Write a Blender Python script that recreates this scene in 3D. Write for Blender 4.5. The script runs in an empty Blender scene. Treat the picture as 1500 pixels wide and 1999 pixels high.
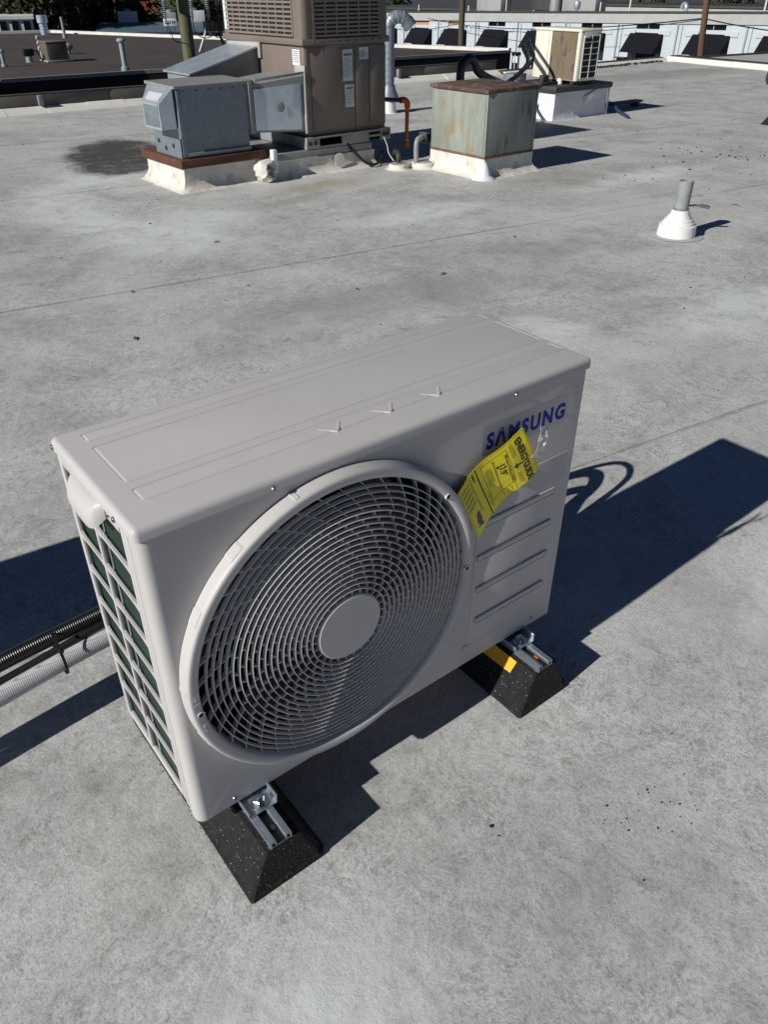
import bpy, bmesh, math, random
from mathutils import Vector, Matrix, noise
random.seed(7)
PI = math.pi
scn = bpy.context.scene
C = scn.collection
# ---------------------------------------------------------------- camera, sky, sun, exposure
cam_d = bpy.data.cameras.new('camera'); cam = bpy.data.objects.new('camera', cam_d); C.objects.link(cam)
scn.camera = cam
YAW, PITCH = 0.66218, 0.603038
fwd = Vector((math.sin(YAW)*math.cos(PITCH), math.cos(YAW)*math.cos(PITCH), -math.sin(PITCH)))
rgt = Vector((math.cos(YAW), -math.sin(YAW), 0)); up = rgt.cross(fwd)
mw = Matrix((rgt, up, -fwd)).transposed().to_4x4(); mw.translation = Vector((-0.22878, -0.80489, 1.31098))
cam.matrix_world = mw
cam_d.sensor_fit = 'VERTICAL'; cam_d.sensor_height = 36.0; cam_d.lens = 36.0*1500.15/1999.0
cam_d.clip_start = 0.02; cam_d.clip_end = 3000

SUN = Vector((-1.718, -0.028, 1.0)).normalized()      # towards the sun
world = bpy.data.worlds.new('World'); scn.world = world; world.use_nodes = True
wn = world.node_tree.nodes; wl = world.node_tree.links
bg = wn['Background']; bg.inputs['Strength'].default_value = 0.05
sky = wn.new('ShaderNodeTexSky'); sky.sky_type = 'NISHITA'; sky.sun_disc = False
sky.sun_elevation = math.asin(SUN.z); sky.sun_rotation = math.atan2(SUN.x, SUN.y)
sky.air_density = 0.35; sky.dust_density = 0.0; sky.ozone_density = 4.0
wl.new(sky.outputs[0], bg.inputs['Color'])
sd = bpy.data.lights.new('sun', 'SUN'); sd.energy = 4.8; sd.angle = math.radians(0.53); sd.color = (1.0, 0.962, 0.905)
so = bpy.data.objects.new('sun', sd); C.objects.link(so); so.rotation_euler = (-SUN).to_track_quat('-Z', 'Y').to_euler()
so.location = SUN*50
scn.view_settings.view_transform = 'Standard'; scn.view_settings.look = 'None'
scn.view_settings.exposure = 0.0; scn.view_settings.gamma = 1.0; scn.view_settings.use_curve_mapping = False

# ---------------------------------------------------------------- materials
def mat(name, col, rough=.6, metal=0, var=.12, scale=6, bump=0, bscale=80, col2=None, thresh=(.45, .65), spec=.5,
        coat=0, streak=0, specks=None, detail=6, stretch=(1, 1, 1)):
    m = bpy.data.materials.new(name); m.use_nodes = True
    n = m.node_tree.nodes; l = m.node_tree.links; b = n['Principled BSDF']
    b.inputs['Roughness'].default_value = rough; b.inputs['Metallic'].default_value = metal
    b.inputs['Specular IOR Level'].default_value = spec
    if coat: b.inputs['Coat Weight'].default_value = coat; b.inputs['Coat Roughness'].default_value = .15
    tc = n.new('ShaderNodeTexCoord'); mp = n.new('ShaderNodeMapping'); mp.inputs['Scale'].default_value = stretch
    l.new(tc.outputs['Object'], mp.inputs['Vector'])
    t = n.new('ShaderNodeTexNoise'); t.inputs['Scale'].default_value = scale; t.inputs['Detail'].default_value = detail
    t.inputs['Roughness'].default_value = .65
    l.new(mp.outputs[0], t.inputs['Vector'])
    r = n.new('ShaderNodeMapRange'); l.new(t.outputs['Fac'], r.inputs['Value'])
    r.inputs['From Min'].default_value = .25; r.inputs['From Max'].default_value = .75
    r.inputs['To Min'].default_value = 1-var; r.inputs['To Max'].default_value = 1+var
    x = n.new('ShaderNodeVectorMath'); x.operation = 'SCALE'; x.inputs[0].default_value = col[:3]
    l.new(r.outputs[0], x.inputs['Scale']); out = x.outputs[0]
    if col2:
        t2 = n.new('ShaderNodeTexNoise'); t2.inputs['Scale'].default_value = scale*1.7; t2.inputs['Detail'].default_value = 8
        t2.inputs['Roughness'].default_value = .7; l.new(mp.outputs[0], t2.inputs['Vector'])
        cr = n.new('ShaderNodeMapRange'); cr.inputs['From Min'].default_value = thresh[0]; cr.inputs['From Max'].default_value = thresh[1]
        l.new(t2.outputs['Fac'], cr.inputs['Value'])
        mx = n.new('ShaderNodeMix'); mx.data_type = 'RGBA'; l.new(cr.outputs[0], mx.inputs['Factor'])
        l.new(out, mx.inputs['A']); mx.inputs['B'].default_value = (*col2[:3], 1); out = mx.outputs['Result']
    if specks:
        v = n.new('ShaderNodeTexVoronoi'); v.inputs['Scale'].default_value = specks[0]; l.new(tc.outputs['Object'], v.inputs['Vector'])
        lt = n.new('ShaderNodeMath'); lt.operation = 'LESS_THAN'; lt.inputs[1].default_value = specks[1]
        l.new(v.outputs['Distance'], lt.inputs[0])
        sp = n.new('ShaderNodeSeparateColor'); l.new(v.outputs['Color'], sp.inputs[0])
        gt = n.new('ShaderNodeMath'); gt.operation = 'GREATER_THAN'; gt.inputs[1].default_value = .6; l.new(sp.outputs[0], gt.inputs[0])
        mu = n.new('ShaderNodeMath'); mu.operation = 'MULTIPLY'; l.new(lt.outputs[0], mu.inputs[0]); l.new(gt.outputs[0], mu.inputs[1])
        mx = n.new('ShaderNodeMix'); mx.data_type = 'RGBA'; l.new(mu.outputs[0], mx.inputs['Factor'])
        l.new(out, mx.inputs['A']); mx.inputs['B'].default_value = (*specks[2], 1); out = mx.outputs['Result']
    l.new(out, b.inputs['Base Color'])
    if bump:
        tb = n.new('ShaderNodeTexNoise'); tb.inputs['Scale'].default_value = bscale; tb.inputs['Detail'].default_value = 4
        l.new(mp.outputs[0], tb.inputs['Vector'])
        bp = n.new('ShaderNodeBump'); bp.inputs['Strength'].default_value = bump; bp.inputs['Distance'].default_value = .01
        l.new(tb.outputs['Fac'], bp.inputs['Height']); l.new(bp.outputs[0], b.inputs['Normal'])
    return m

M = {}
M['casing'] = mat('casing_paint', (.515, .50, .492), .45, var=.045, scale=5, bump=.06, bscale=900, spec=.4, detail=9)
M['grille'] = mat('grille_plastic', (.66, .65, .63), .38, var=.03, scale=5, spec=.45)
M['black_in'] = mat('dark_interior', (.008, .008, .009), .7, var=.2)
M['blade'] = mat('fan_blade_plastic', (.035, .035, .038), .55, var=.1)
M['coil'] = mat('green_coil_fins', (.014, .042, .030), .5, metal=.25, var=.35, scale=14, bump=.4, bscale=300, stretch=(1, 1, .15), col2=(.16, .15, .09), thresh=(.62, .75))
M['screw'] = mat('screw_steel', (.4, .4, .42), .35, 1, var=.05)
M['zinc'] = mat('zinc_strut', (.36, .42, .48), .38, .75, var=.2, scale=30, bump=.1, bscale=200)
M['zinc_bright'] = mat('zinc_bolt', (.7, .72, .74), .2, 1, var=.08, scale=30)
M['rubber'] = mat('recycled_rubber', (.022, .022, .023), .85, var=.4, scale=60, bump=1.0, bscale=170, specks=(170, .13, (.55, .57, .6)), spec=.25)
M['yellow'] = mat('yellow_reflective_stripe', (.80, .42, .03), .45, var=.06, scale=30)
M['logo_blue'] = mat('logo_blue', (.006, .016, .36), .5, var=.03, spec=.2)
M['decal_film'] = mat('decal_film', (.53, .51, .49), .38, var=.02)
M['label_yellow'] = mat('label_yellow', (.88, .74, .012), .38, var=.03, scale=20, spec=.5, bump=.15, bscale=40)
M['ink'] = mat('black_ink', (.012, .012, .01), .5, var=.05)
M['tape'] = mat('creased_tape', (.74, .73, .69), .22, var=.15, scale=60, bump=.6, bscale=90)
M['wrap'] = mat('white_pipe_wrap', (.62, .63, .65), .5, var=.08, scale=20, bump=.0)
M['black_pipe'] = mat('black_corrugated_conduit', (.010, .010, .011), .32, var=.1, spec=.5)
M['pvc'] = mat('white_pvc', (.78, .78, .76), .35, var=.05, scale=4)
M['pvc_grey'] = mat('grey_vent_pipe', (.27, .29, .285), .5, var=.2, scale=12)
M['galv'] = mat('galvanised_sheet', (.20, .235, .27), .5, .35, var=.22, scale=22, bump=.06, bscale=60, col2=(.32, .34, .35), thresh=(.52, .8))
M['galv_bright'] = mat('bright_galvanised_sheet', (.58, .65, .71), .34, .6, var=.2, scale=7, bump=.05, bscale=30)
M['galv_dull'] = mat('dull_galvanised_sheet', (.28, .29, .285), .55, .25, var=.2, scale=12)
M['rust_frame'] = mat('rusty_curb_frame', (.095, .04, .022), .8, var=.35, scale=14, bump=.3, bscale=80)
M['curb_white'] = mat('dirty_white_flashing', (.66, .64, .58), .6, var=.12, scale=5, bump=.4, bscale=14, col2=(.40, .36, .26), thresh=(.52, .72))
M['curb_clean'] = mat('clean_white_flashing', (.72, .73, .76), .5, var=.05, scale=5, bump=.5, bscale=9)
M['tan'] = mat('tan_cabinet_paint', (.18, .146, .122), .5, var=.07, scale=4, bump=.1, bscale=200)
M['tan_grille'] = mat('tan_louvre_paint', (.21, .172, .143), .5, var=.08, scale=6)
M['sealant'] = mat('grey_sealant', (.36, .37, .34), .7, var=.15, scale=12, bump=.4, bscale=40)
M['sticker'] = mat('silver_sticker', (.55, .57, .60), .3, var=.12, scale=20)
M['sticker_w'] = mat('white_sticker', (.75, .76, .76), .4, var=.05, scale=20)
M['gas_orange'] = mat('orange_pipe', (.62, .16, .02), .5, var=.25, scale=20)
M['green_box'] = mat('weathered_green_paint', (.255, .285, .25), .65, var=.25, scale=5, bump=.15, bscale=20, col2=(.26, .20, .11), thresh=(.49, .68), stretch=(1, 1, .5))
M['green_side'] = mat('weathered_green_paint_rusty', (.24, .27, .245), .6, var=.2, scale=5, bump=.15, bscale=20, col2=(.18, .10, .055), thresh=(.56, .66), stretch=(1.6, 1.6, .28))
M['rust'] = mat('rust', (.17, .075, .04), .85, var=.4, scale=12, bump=.4, bscale=60, col2=(.20, .17, .14), thresh=(.5, .62))
M['lid_rust'] = mat('rusty_painted_lid', (.10, .055, .04), .8, var=.4, scale=7, bump=.3, bscale=50, col2=(.20, .19, .15), thresh=(.5, .66))
M['iron'] = mat('dark_iron_pipe', (.05, .048, .045), .6, .3, var=.3, scale=20)
M['cream'] = mat('cream_paint', (.72, .70, .60), .45, var=.06, scale=8)
M['old_coil'] = mat('dirty_old_coil', (.18, .14, .09), .8, var=.18, scale=9, bump=.5, bscale=120, col2=(.05, .065, .08), thresh=(.56, .64), stretch=(1, 1, .35))
M['dark_tin'] = mat('dark_metal_cap', (.06, .058, .055), .5, .3, var=.2)
M['parapet'] = mat('grey_parapet_flashing', (.115, .11, .098), .8, var=.22, scale=1.4, bump=.2, bscale=10)
M['edge_white'] = mat('white_edge_flashing', (.70, .69, .64), .6, var=.14, scale=2.5, bump=.3, bscale=8)
M['edge_dark'] = mat('dark_edge_metal', (.045, .045, .035), .6, var=.2, scale=3)
M['black_wall'] = mat('dark_wall', (.014, .014, .016), .9, var=.3, scale=1)
M['brown_roof'] = mat('brown_gravel_roof', (.048, .037, .033), .95, var=.22, scale=.7, bump=.5, bscale=40, stretch=(1, .35, 1), col2=(.066, .052, .046), thresh=(.45, .7))
M['roof_line'] = mat('pale_roof_edge', (.30, .29, .27), .6, var=.15, scale=2)
M['cond'] = mat('condenser_brown', (.11, .095, .08), .6, var=.1)
M['wood_green'] = mat('treated_pole_wood', (.085, .098, .05), .85, var=.4, scale=3, bump=.6, bscale=30, stretch=(3, 3, .2), col2=(.15, .13, .08), thresh=(.46, .62))
M['wood_brown'] = mat('brown_pole_wood', (.115, .065, .038), .85, var=.35, scale=3, bump=.6, bscale=30, stretch=(3, 3, .2))
M['wood_dark'] = mat('dark_pole_wood', (.075, .065, .045), .85, var=.3, scale=3, stretch=(3, 3, .2))
M['insul'] = mat('grey_insulator', (.30, .33, .34), .35, var=.1)
M['cable'] = mat('black_cable', (.01, .01, .01), .5, var=.1)
M['wall_blue'] = mat('pale_painted_brick', (.50, .555, .59), .8, var=.07, scale=1.2, bump=.4, bscale=12)
M['cornice'] = mat('cornice_concrete', (.40, .41, .415), .8, var=.12, scale=1.0, bump=.3, bscale=6, stretch=(1, .3, 1))
M['awning'] = mat('charcoal_awning', (.008, .008, .013), .85, var=.15, scale=2, spec=.15)
M['glass_dark'] = mat('dark_window_glass', (.006, .007, .009), .25, var=.3, scale=2, spec=.3)
M['board'] = mat('plywood_board', (.50, .27, .12), .8, var=.22, scale=2)
M['frame_grey'] = mat('window_frame', (.32, .35, .36), .6, var=.1)
M['far_grey'] = mat('far_grey_wall', (.30, .31, .31), .85, var=.2, scale=.5)
M['far_white'] = mat('far_white_metal', (.62, .63, .62), .6, var=.1, scale=1)
M['far_dark'] = mat('far_dark_wall', (.05, .05, .055), .85, var=.3, scale=.5)
M['far_blue'] = mat('blue_metal_roof', (.10, .15, .20), .5, var=.2, scale=1)
M['far_red'] = mat('red_sign_paint', (.30, .05, .04), .6, var=.2, scale=1)
M['khaki'] = mat('khaki_tank_paint', (.17, .16, .10), .7, var=.2, scale=2)
M['bark'] = mat('bark', (.07, .05, .035), .9, var=.3, scale=3)
M['leaf'] = mat('evergreen_foliage', (.050, .070, .026), .8, var=.5, scale=.6, col2=(.09, .085, .03), thresh=(.5, .7))
M['leaf2'] = mat('dark_foliage', (.028, .042, .020), .8, var=.5, scale=.6)
M['asphalt'] = mat('asphalt_ground', (.05, .05, .05), .9, var=.2, scale=.2)
M['grit'] = mat('dark_grit', (.02, .019, .017), .9, var=.3)
M['leafb'] = mat('dry_leaf_brown', (.16, .10, .05), .8, var=.3)
M['moss'] = mat('moss_debris', (.045, .042, .025), .95, var=.4, scale=20)
M['blue_tube'] = mat('blue_grey_tube', (.025, .045, .08), .45, var=.1)
M['lead'] = mat('grey_mastic', (.30, .29, .27), .75, var=.25, scale=14, bump=.5, bscale=30)
M['green_metal'] = mat('painted_vent_metal', (.27, .32, .33), .55, var=.15, scale=8)

# fine weave on the white pipe wrap
def add_wave(m, sc, strength, axis='X', dist=.004):
    n = m.node_tree.nodes; l = m.node_tree.links; b = n['Principled BSDF']
    tc = n.new('ShaderNodeTexCoord')
    w = n.new('ShaderNodeTexWave'); w.bands_direction = axis; w.inputs['Scale'].default_value = sc
    l.new(tc.outputs['Object'], w.inputs['Vector'])
    bp = n.new('ShaderNodeBump'); bp.inputs['Strength'].default_value = strength; bp.inputs['Distance'].default_value = dist
    l.new(w.outputs['Fac'], bp.inputs['Height']); l.new(bp.outputs[0], b.inputs['Normal'])
def weave(m):
    n = m.node_tree.nodes; l = m.node_tree.links; b = n['Principled BSDF']; tc = n.new('ShaderNodeTexCoord')
    mp = n.new('ShaderNodeMapping'); mp.inputs['Scale'].default_value = (230, 0, 0); l.new(tc.outputs['Object'], mp.inputs['Vector'])
    sx = n.new('ShaderNodeSeparateXYZ'); l.new(tc.outputs['Object'], sx.inputs[0])
    def sn(o, k):
        a = n.new('ShaderNodeMath'); a.operation = 'MULTIPLY'; a.inputs[1].default_value = k; l.new(sx.outputs[o], a.inputs[0])
        c = n.new('ShaderNodeMath'); c.operation = 'SINE'; l.new(a.outputs[0], c.inputs[0])
        d = n.new('ShaderNodeMath'); d.operation = 'ABSOLUTE'; l.new(c.outputs[0], d.inputs[0]); return d.outputs[0]
    mu = n.new('ShaderNodeMath'); mu.operation = 'MULTIPLY'; l.new(sn('X', 800), mu.inputs[0]); l.new(sn('Z', 900), mu.inputs[1])
    r = n.new('ShaderNodeMapRange'); r.inputs['From Max'].default_value = .35; r.inputs['To Min'].default_value = .42; l.new(mu.outputs[0], r.inputs['Value'])
    old = b.inputs['Base Color'].links[0].from_socket; v = n.new('ShaderNodeVectorMath'); v.operation = 'SCALE'; l.new(old, v.inputs[0]); l.new(r.outputs[0], v.inputs['Scale']); l.new(v.outputs[0], b.inputs['Base Color'])
    bp = n.new('ShaderNodeBump'); bp.inputs['Strength'].default_value = .5; bp.inputs['Distance'].default_value = .001; l.new(mu.outputs[0], bp.inputs['Height']); l.new(bp.outputs[0], b.inputs['Normal'])
weave(M['wrap'])
add_wave(M['black_pipe'], 70, .5, 'X', .003)

# membrane: chalky grey single ply, mottled and stained by position on the roof
def roof_material():
    m = bpy.data.materials.new('grey_roof_membrane'); m.use_nodes = True
    n = m.node_tree.nodes; l = m.node_tree.links; b = n['Principled BSDF']
    b.inputs['Roughness'].default_value = .75; b.inputs['Specular IOR Level'].default_value = .3
    tc = n.new('ShaderNodeTexCoord'); P = tc.outputs['Object']
    def nz(scale, detail=8, rough=.65, dist=0, vec=None):
        t = n.new('ShaderNodeTexNoise'); t.inputs['Scale'].default_value = scale; t.inputs['Detail'].default_value = detail
        t.inputs['Roughness'].default_value = rough; t.inputs['Distortion'].default_value = dist
        l.new(vec or P, t.inputs['Vector']); return t.outputs['Fac']
    def mr(v, a, b_, c=0, d=1):
        r = n.new('ShaderNodeMapRange'); r.inputs['From Min'].default_value = a; r.inputs['From Max'].default_value = b_
        r.inputs['To Min'].default_value = c; r.inputs['To Max'].default_value = d; l.new(v, r.inputs['Value']); return r.outputs[0]
    def mth(op, a, b_=None):
        x = n.new('ShaderNodeMath'); x.operation = op; x.use_clamp = False
        for i, v in enumerate((a, b_)):
            if v is None: continue
            if isinstance(v, (int, float)): x.inputs[i].default_value = v
            else: l.new(v, x.inputs[i])
        return x.outputs[0]
    def mixc(f, a, col):
        x = n.new('ShaderNodeMix'); x.data_type = 'RGBA'
        l.new(f, x.inputs['Factor'])
        if isinstance(a, tuple): x.inputs['A'].default_value = (*a, 1)
        else: l.new(a, x.inputs['A'])
        if isinstance(col, tuple): x.inputs['B'].default_value = (*col, 1)
        else: l.new(col, x.inputs['B'])
        return x.outputs['Result']
    def blob(cx, cy, rx, ry, rot=0, wob=.9, soft=.5):
        mp = n.new('ShaderNodeMapping'); mp.vector_type = 'TEXTURE'
        mp.inputs['Location'].default_value = (cx, cy, 0); mp.inputs['Rotation'].default_value = (0, 0, rot)
        mp.inputs['Scale'].default_value = (rx, ry, 1e3); l.new(P, mp.inputs['Vector'])
        ln = n.new('ShaderNodeVectorMath'); ln.operation = 'LENGTH'; l.new(mp.outputs[0], ln.inputs[0])
        w = mth('ADD', ln.outputs['Value'], mth('MULTIPLY', mth('SUBTRACT', nz(2.2, 8, .7), .5), wob*2))
        return mr(w, 1+soft*.4, 1-soft, 0, 1)
    base = mixc(mr(nz(.55, 5, .6), .35, .65), (.352, .354, .340), (.50, .504, .488))
    n1 = nz(2.6, 10, .78, 1.1); n2 = nz(9, 9, .8, 2.2); n3 = nz(24, 7, .8, 1.0)
    base = mixc(mr(n1, .42, .60, 0, .9), base, (.55, .555, .54))      # pale mottling
    base = mixc(mr(n2, .51, .64, 0, .75), base, (.24, .232, .215))     # grime
    base = mixc(mr(n2, .46, .36, 0, .60), base, (.62, .63, .615))      # chalk flakes
    base = mixc(mr(n3, .52, .66, 0, .5), base, (.26, .255, .24))
    base = mixc(mr(n3, .45, .34, 0, .45), base, (.62, .62, .60))
    vmask = mr(nz(1.7, 5, .6, .5), .40, .56)
    for sc, wd in ((5.5, .028), (13, .045)):
        vein = mth('ABSOLUTE', mth('SUBTRACT', nz(sc, 8, .72, 2.6), .5))
        base = mixc(mth('MULTIPLY', mr(vein, .0, wd, .95, 0), vmask), base, (.68, .69, .68))     # crackled chalk veins
    # grime and chalk along the lap seams; dark line also paints lap-edge shade
    sx = n.new('ShaderNodeSeparateXYZ'); l.new(P, sx.inputs[0])
    tt = mth('ADD', mth('ADD', sx.outputs['Y'], mth('MULTIPLY', sx.outputs['X'], .13)), mth('MULTIPLY', mth('SUBTRACT', nz(2.5, 5, .7), .5), .05))
    brk = mr(nz(1.4, 5, .7), .36, .52, .15, 1)
    for c in (-1.75, .72, 3.235, 5.72, 8.2, 7.1, 6.45):
        dd_ = mth('ABSOLUTE', mth('SUBTRACT', tt, c-.004))
        base = mixc(mth('MULTIPLY', mr(dd_, .0, .055, .4, 0), brk), base, (.58, .59, .58))
        base = mixc(mth('MULTIPLY', mr(dd_, .003, .012, .35, 0), brk), base, (.16, .155, .14))
    mp_ = n.new('ShaderNodeMapping'); mp_.inputs['Scale'].default_value = (.55, 1.5, 1); l.new(P, mp_.inputs['Vector'])
    dr = nz(.9, 7, .68, .5, mp_.outputs[0])
    base = mixc(mr(dr, .48, .36, 0, .8), base, (.62, .63, .615))
    base = mixc(mr(dr, .55, .70, 0, .5), base, (.31, .312, .30))
    sp = nz(170, 3, .8); base = mixc(mr(sp, .51, .66, 0, .5), base, (.19, .188, .18))
    sp2 = nz(120, 4, .8, 0); base = mixc(mr(sp2, .52, .68, 0, .4), base, (.62, .63, .62))
    # brownish tinge in low spots
    base = mixc(mr(nz(1.1, 6, .6, .4), .58, .78, 0, .3), base, (.37, .355, .325))
    # chalk left where water dried
    ck = mth('MULTIPLY', mr(nz(3.2, 10, .8, 1.6), .36, .54), .9)
    for a in ((1.50, 5.0, .30, .85, .05), (1.66, 3.95, .34, .75, .3), (1.95, 4.15, .6, .35, 0), (3.45, .98, .75, .22, -.1), (2.0, 5.85, .25, .5, .2), (2.35, 1.35, .35, .22, .2),
              (-.05, -.35, .3, .2, .3), (1.6, -.25, .35, .2, .1), (4.28, 1.98, .2, .2, 0), (2.2, 5.9, .9, .25, .4), (3.4, 3.4, .6, .2, 0), (5.6, 3.2, .8, .2, 0)):
        base = mixc(mth('MULTIPLY', blob(*a), ck), base, (.68, .72, .73))
    # dark algae where the unit drains
    al = blob(2.56, 6.75, .48, .95, -.35, .5, .2)
    al = mth('MULTIPLY', al, mr(nz(7, 8, .75), .30, .48, .55, 1))
    base = mixc(mth('MULTIPLY', al, .9), base, (.035, .031, .026))
    for a in ((3.35, 4.55, .55, .18, 0, .20, (.36, .31, .20)), (4.9, 3.55, .7, .25, 0, .35, (.36, .33, .26)), (3.0, 4.3, .5, .12, .2, .5, (.29, .28, .24)),
              (5.2, 1.2, 1.2, .35, -.1, .35, (.33, .32, .30)), (2.2, 2.2, .9, .3, -.15, .25, (.32, .32, .30)), (13, 8.3, 3, .6, -.1, .6, (.28, .28, .265)), (9.5, 8.6, 3, .5, 0, .35, (.33, .33, .31))):
        base = mixc(mth('MULTIPLY', blob(*a[:5]), a[5] if a[5] > .3 else a[5]+.25), base, a[6])
    # old puddle rims: thin pale and dark contour lines
    pr = nz(.9, 5, .6, .8); rim = mth('ABSOLUTE', mth('SUBTRACT', pr, .56))
    base = mixc(mr(rim, 0, .02, .22, 0), base, (.30, .295, .28))
    dk = n.new('ShaderNodeVectorMath'); dk.operation = 'SCALE'; dk.inputs['Scale'].default_value = .90; l.new(base, dk.inputs[0]); base = dk.outputs[0]
    l.new(base, b.inputs['Base Color'])
    h = mth('ADD', mth('MULTIPLY', nz(240, 3, .7), .45), mth('MULTIPLY', nz(26, 6, .7), 1.4))
    bp = n.new('ShaderNodeBump'); bp.inputs['Strength'].default_value = .5; bp.inputs['Distance'].default_value = .0035
    l.new(h, bp.inputs['Height'])
    big = n.new('ShaderNodeBump'); big.inputs['Strength'].default_value = .35; big.inputs['Distance'].default_value = .06
    l.new(nz(1.6, 4, .5), big.inputs['Height']); l.new(bp.outputs[0], big.inputs['Normal'])
    l.new(big.outputs[0], b.inputs['Normal'])
    return m
M['roof'] = roof_material()

# ---------------------------------------------------------------- mesh helpers
FLAT = set()
def new():
    b = bmesh.new(); FLAT.discard(id(b)); return b
def box(bm, x0, x1, y0, y1, z0, z1, bev=0, seg=2, rot=None, about=None):
    if x1 < x0: x0, x1 = x1, x0
    if y1 < y0: y0, y1 = y1, y0
    if z1 < z0: z0, z1 = z1, z0
    r = bmesh.ops.create_cube(bm, size=1.0, matrix=Matrix.Translation(((x0+x1)/2, (y0+y1)/2, (z0+z1)/2)) @ Matrix.Diagonal((x1-x0, y1-y0, z1-z0, 1)))
    vs = r['verts']
    if bev:
        FLAT.add(id(bm))
        es = list({e for v in vs for e in v.link_edges})
        rb = bmesh.ops.bevel(bm, geom=es, offset=bev, segments=seg, affect='EDGES', profile=.5)
        vs = list({v for f in rb['faces'] for v in f.verts} | {v for v in vs if v.is_valid})
    if rot is not None:
        bmesh.ops.rotate(bm, verts=vs, cent=about or ((x0+x1)/2, (y0+y1)/2, (z0+z1)/2), matrix=rot)
    return vs
def hexa(bm, p):            # 8 points: bottom 4 ccw, top 4 ccw
    v = [bm.verts.new(q) for q in p]
    for f in ((3, 2, 1, 0), (4, 5, 6, 7), (0, 1, 5, 4), (1, 2, 6, 5), (2, 3, 7, 6), (3, 0, 4, 7)): bm.faces.new([v[i] for i in f])
    return v
def tube(bm, pts, r, seg=12, caps=True):
    pts = [Vector(p) for p in pts]; rs = r if isinstance(r, (list, tuple)) else [r]*len(pts)
    t0 = (pts[1]-pts[0]).normalized(); nrm = t0.orthogonal().normalized(); rings = []
    for i, p in enumerate(pts):
        t = (pts[min(i+1, len(pts)-1)]-pts[max(i-1, 0)]).normalized()
        nrm = (nrm - t*nrm.dot(t)).normalized(); bn = t.cross(nrm)
        rings.append([bm.verts.new(p+(nrm*math.cos(2*PI*k/seg)+bn*math.sin(2*PI*k/seg))*rs[i]) for k in range(seg)])
    for a, b in zip(rings, rings[1:]):
        for k in range(seg): bm.faces.new((a[k], a[(k+1) % seg], b[(k+1) % seg], b[k]))
    if caps: bm.faces.new(rings[0][::-1]); bm.faces.new(rings[-1])
def smooth_path(pts, n=8):
    pts = [Vector(p) for p in pts]; out = []
    P_ = [pts[0]*2-pts[1]]+pts+[pts[-1]*2-pts[-2]]
    for i in range(1, len(P_)-2):
        for k in range(n):
            t = k/n; a, b, c, d = P_[i-1], P_[i], P_[i+1], P_[i+2]
            out.append(.5*((2*b)+(c-a)*t+(2*a-5*b+4*c-d)*t*t+(3*b-a-3*c+d)*t**3))
    out.append(pts[-1]); return out
def lathe(bm, prof, seg=32, mtx=Matrix.Identity(4), closed=False):   # prof: (radius, height) about Z
    rings = []
    for r, h in prof:
        if r < 1e-6: rings.append([bm.verts.new(mtx @ Vector((0, 0, h)))])
        else: rings.append([bm.verts.new(mtx @ Vector((r*math.cos(2*PI*k/seg), r*math.sin(2*PI*k/seg), h))) for k in range(seg)])
    prs = list(zip(rings, rings[1:])) + ([(rings[-1], rings[0])] if closed else [])
    for a, b in prs:
        for k in range(seg):
            k2 = (k+1) % seg
            if len(a) == 1 and len(b) == 1: continue
            if len(a) == 1: bm.faces.new((a[0], b[k2], b[k]))
            elif len(b) == 1: bm.faces.new((a[k], a[k2], b[0]))
            else: bm.faces.new((a[k], a[k2], b[k2], b[k]))
def prism(bm, poly, z0, z1, mtx=Matrix.Identity(4)):
    a = [bm.verts.new(mtx @ Vector((x, y, z0))) for x, y in poly]; b = [bm.verts.new(mtx @ Vector((x, y, z1))) for x, y in poly]
    bm.faces.new(a[::-1]); bm.faces.new(b); n = len(poly)
    for i in range(n): bm.faces.new((a[i], a[(i+1) % n], b[(i+1) % n], b[i]))
def obj(name, bm, m, parent=None, loc=(0, 0, 0), rz=0, angle=35, label=None, kind=None):
    if isinstance(bm, bmesh.types.BMesh):
        flat = id(bm) in FLAT; FLAT.discard(id(bm))
        bmesh.ops.recalc_face_normals(bm, faces=bm.faces[:])
        me = bpy.data.meshes.new(name); bm.to_mesh(me); bm.free()
        me.materials.append(M[m] if isinstance(m, str) else m)
        me.polygons.foreach_set('use_smooth', [True]*len(me.polygons)); 
        if flat:
            tot = sum(p.area for p in me.polygons)
            for p in me.polygons:
                if p.area > tot*.02 and max(abs(c) for c in p.normal) > .9995: p.use_smooth = False
        me.set_sharp_from_angle(angle=math.radians(angle))
    else: me = bm
    o = bpy.data.objects.new(name, me); C.objects.link(o); o.location = loc; o.rotation_euler = (0, 0, rz)
    if parent: o.parent = parent
    if label: o['label'] = label
    if kind: o['kind'] = kind
    return o
def tag(o, label, cat, group=None):
    o['label'] = label; o['category'] = cat
    if group: o['group'] = group
    return o
def thing(name, label, cat, loc=(0, 0, 0), rz=0, group=None):
    o = bpy.data.objects.new(name, None); C.objects.link(o); o.location = loc; o.rotation_euler = (0, 0, rz); o.empty_display_size = .1
    return tag(o, label, cat, group)
def struct(name, bm, m, parent=None, **k):
    return obj(name, bm, m, parent, kind='structure' if parent is None else None, **k)
def copy_tree(o, parent=None):
    c = o.copy(); C.objects.link(c); c.parent = parent
    for ch in list(o.children): copy_tree(ch, c)
    return c
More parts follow.
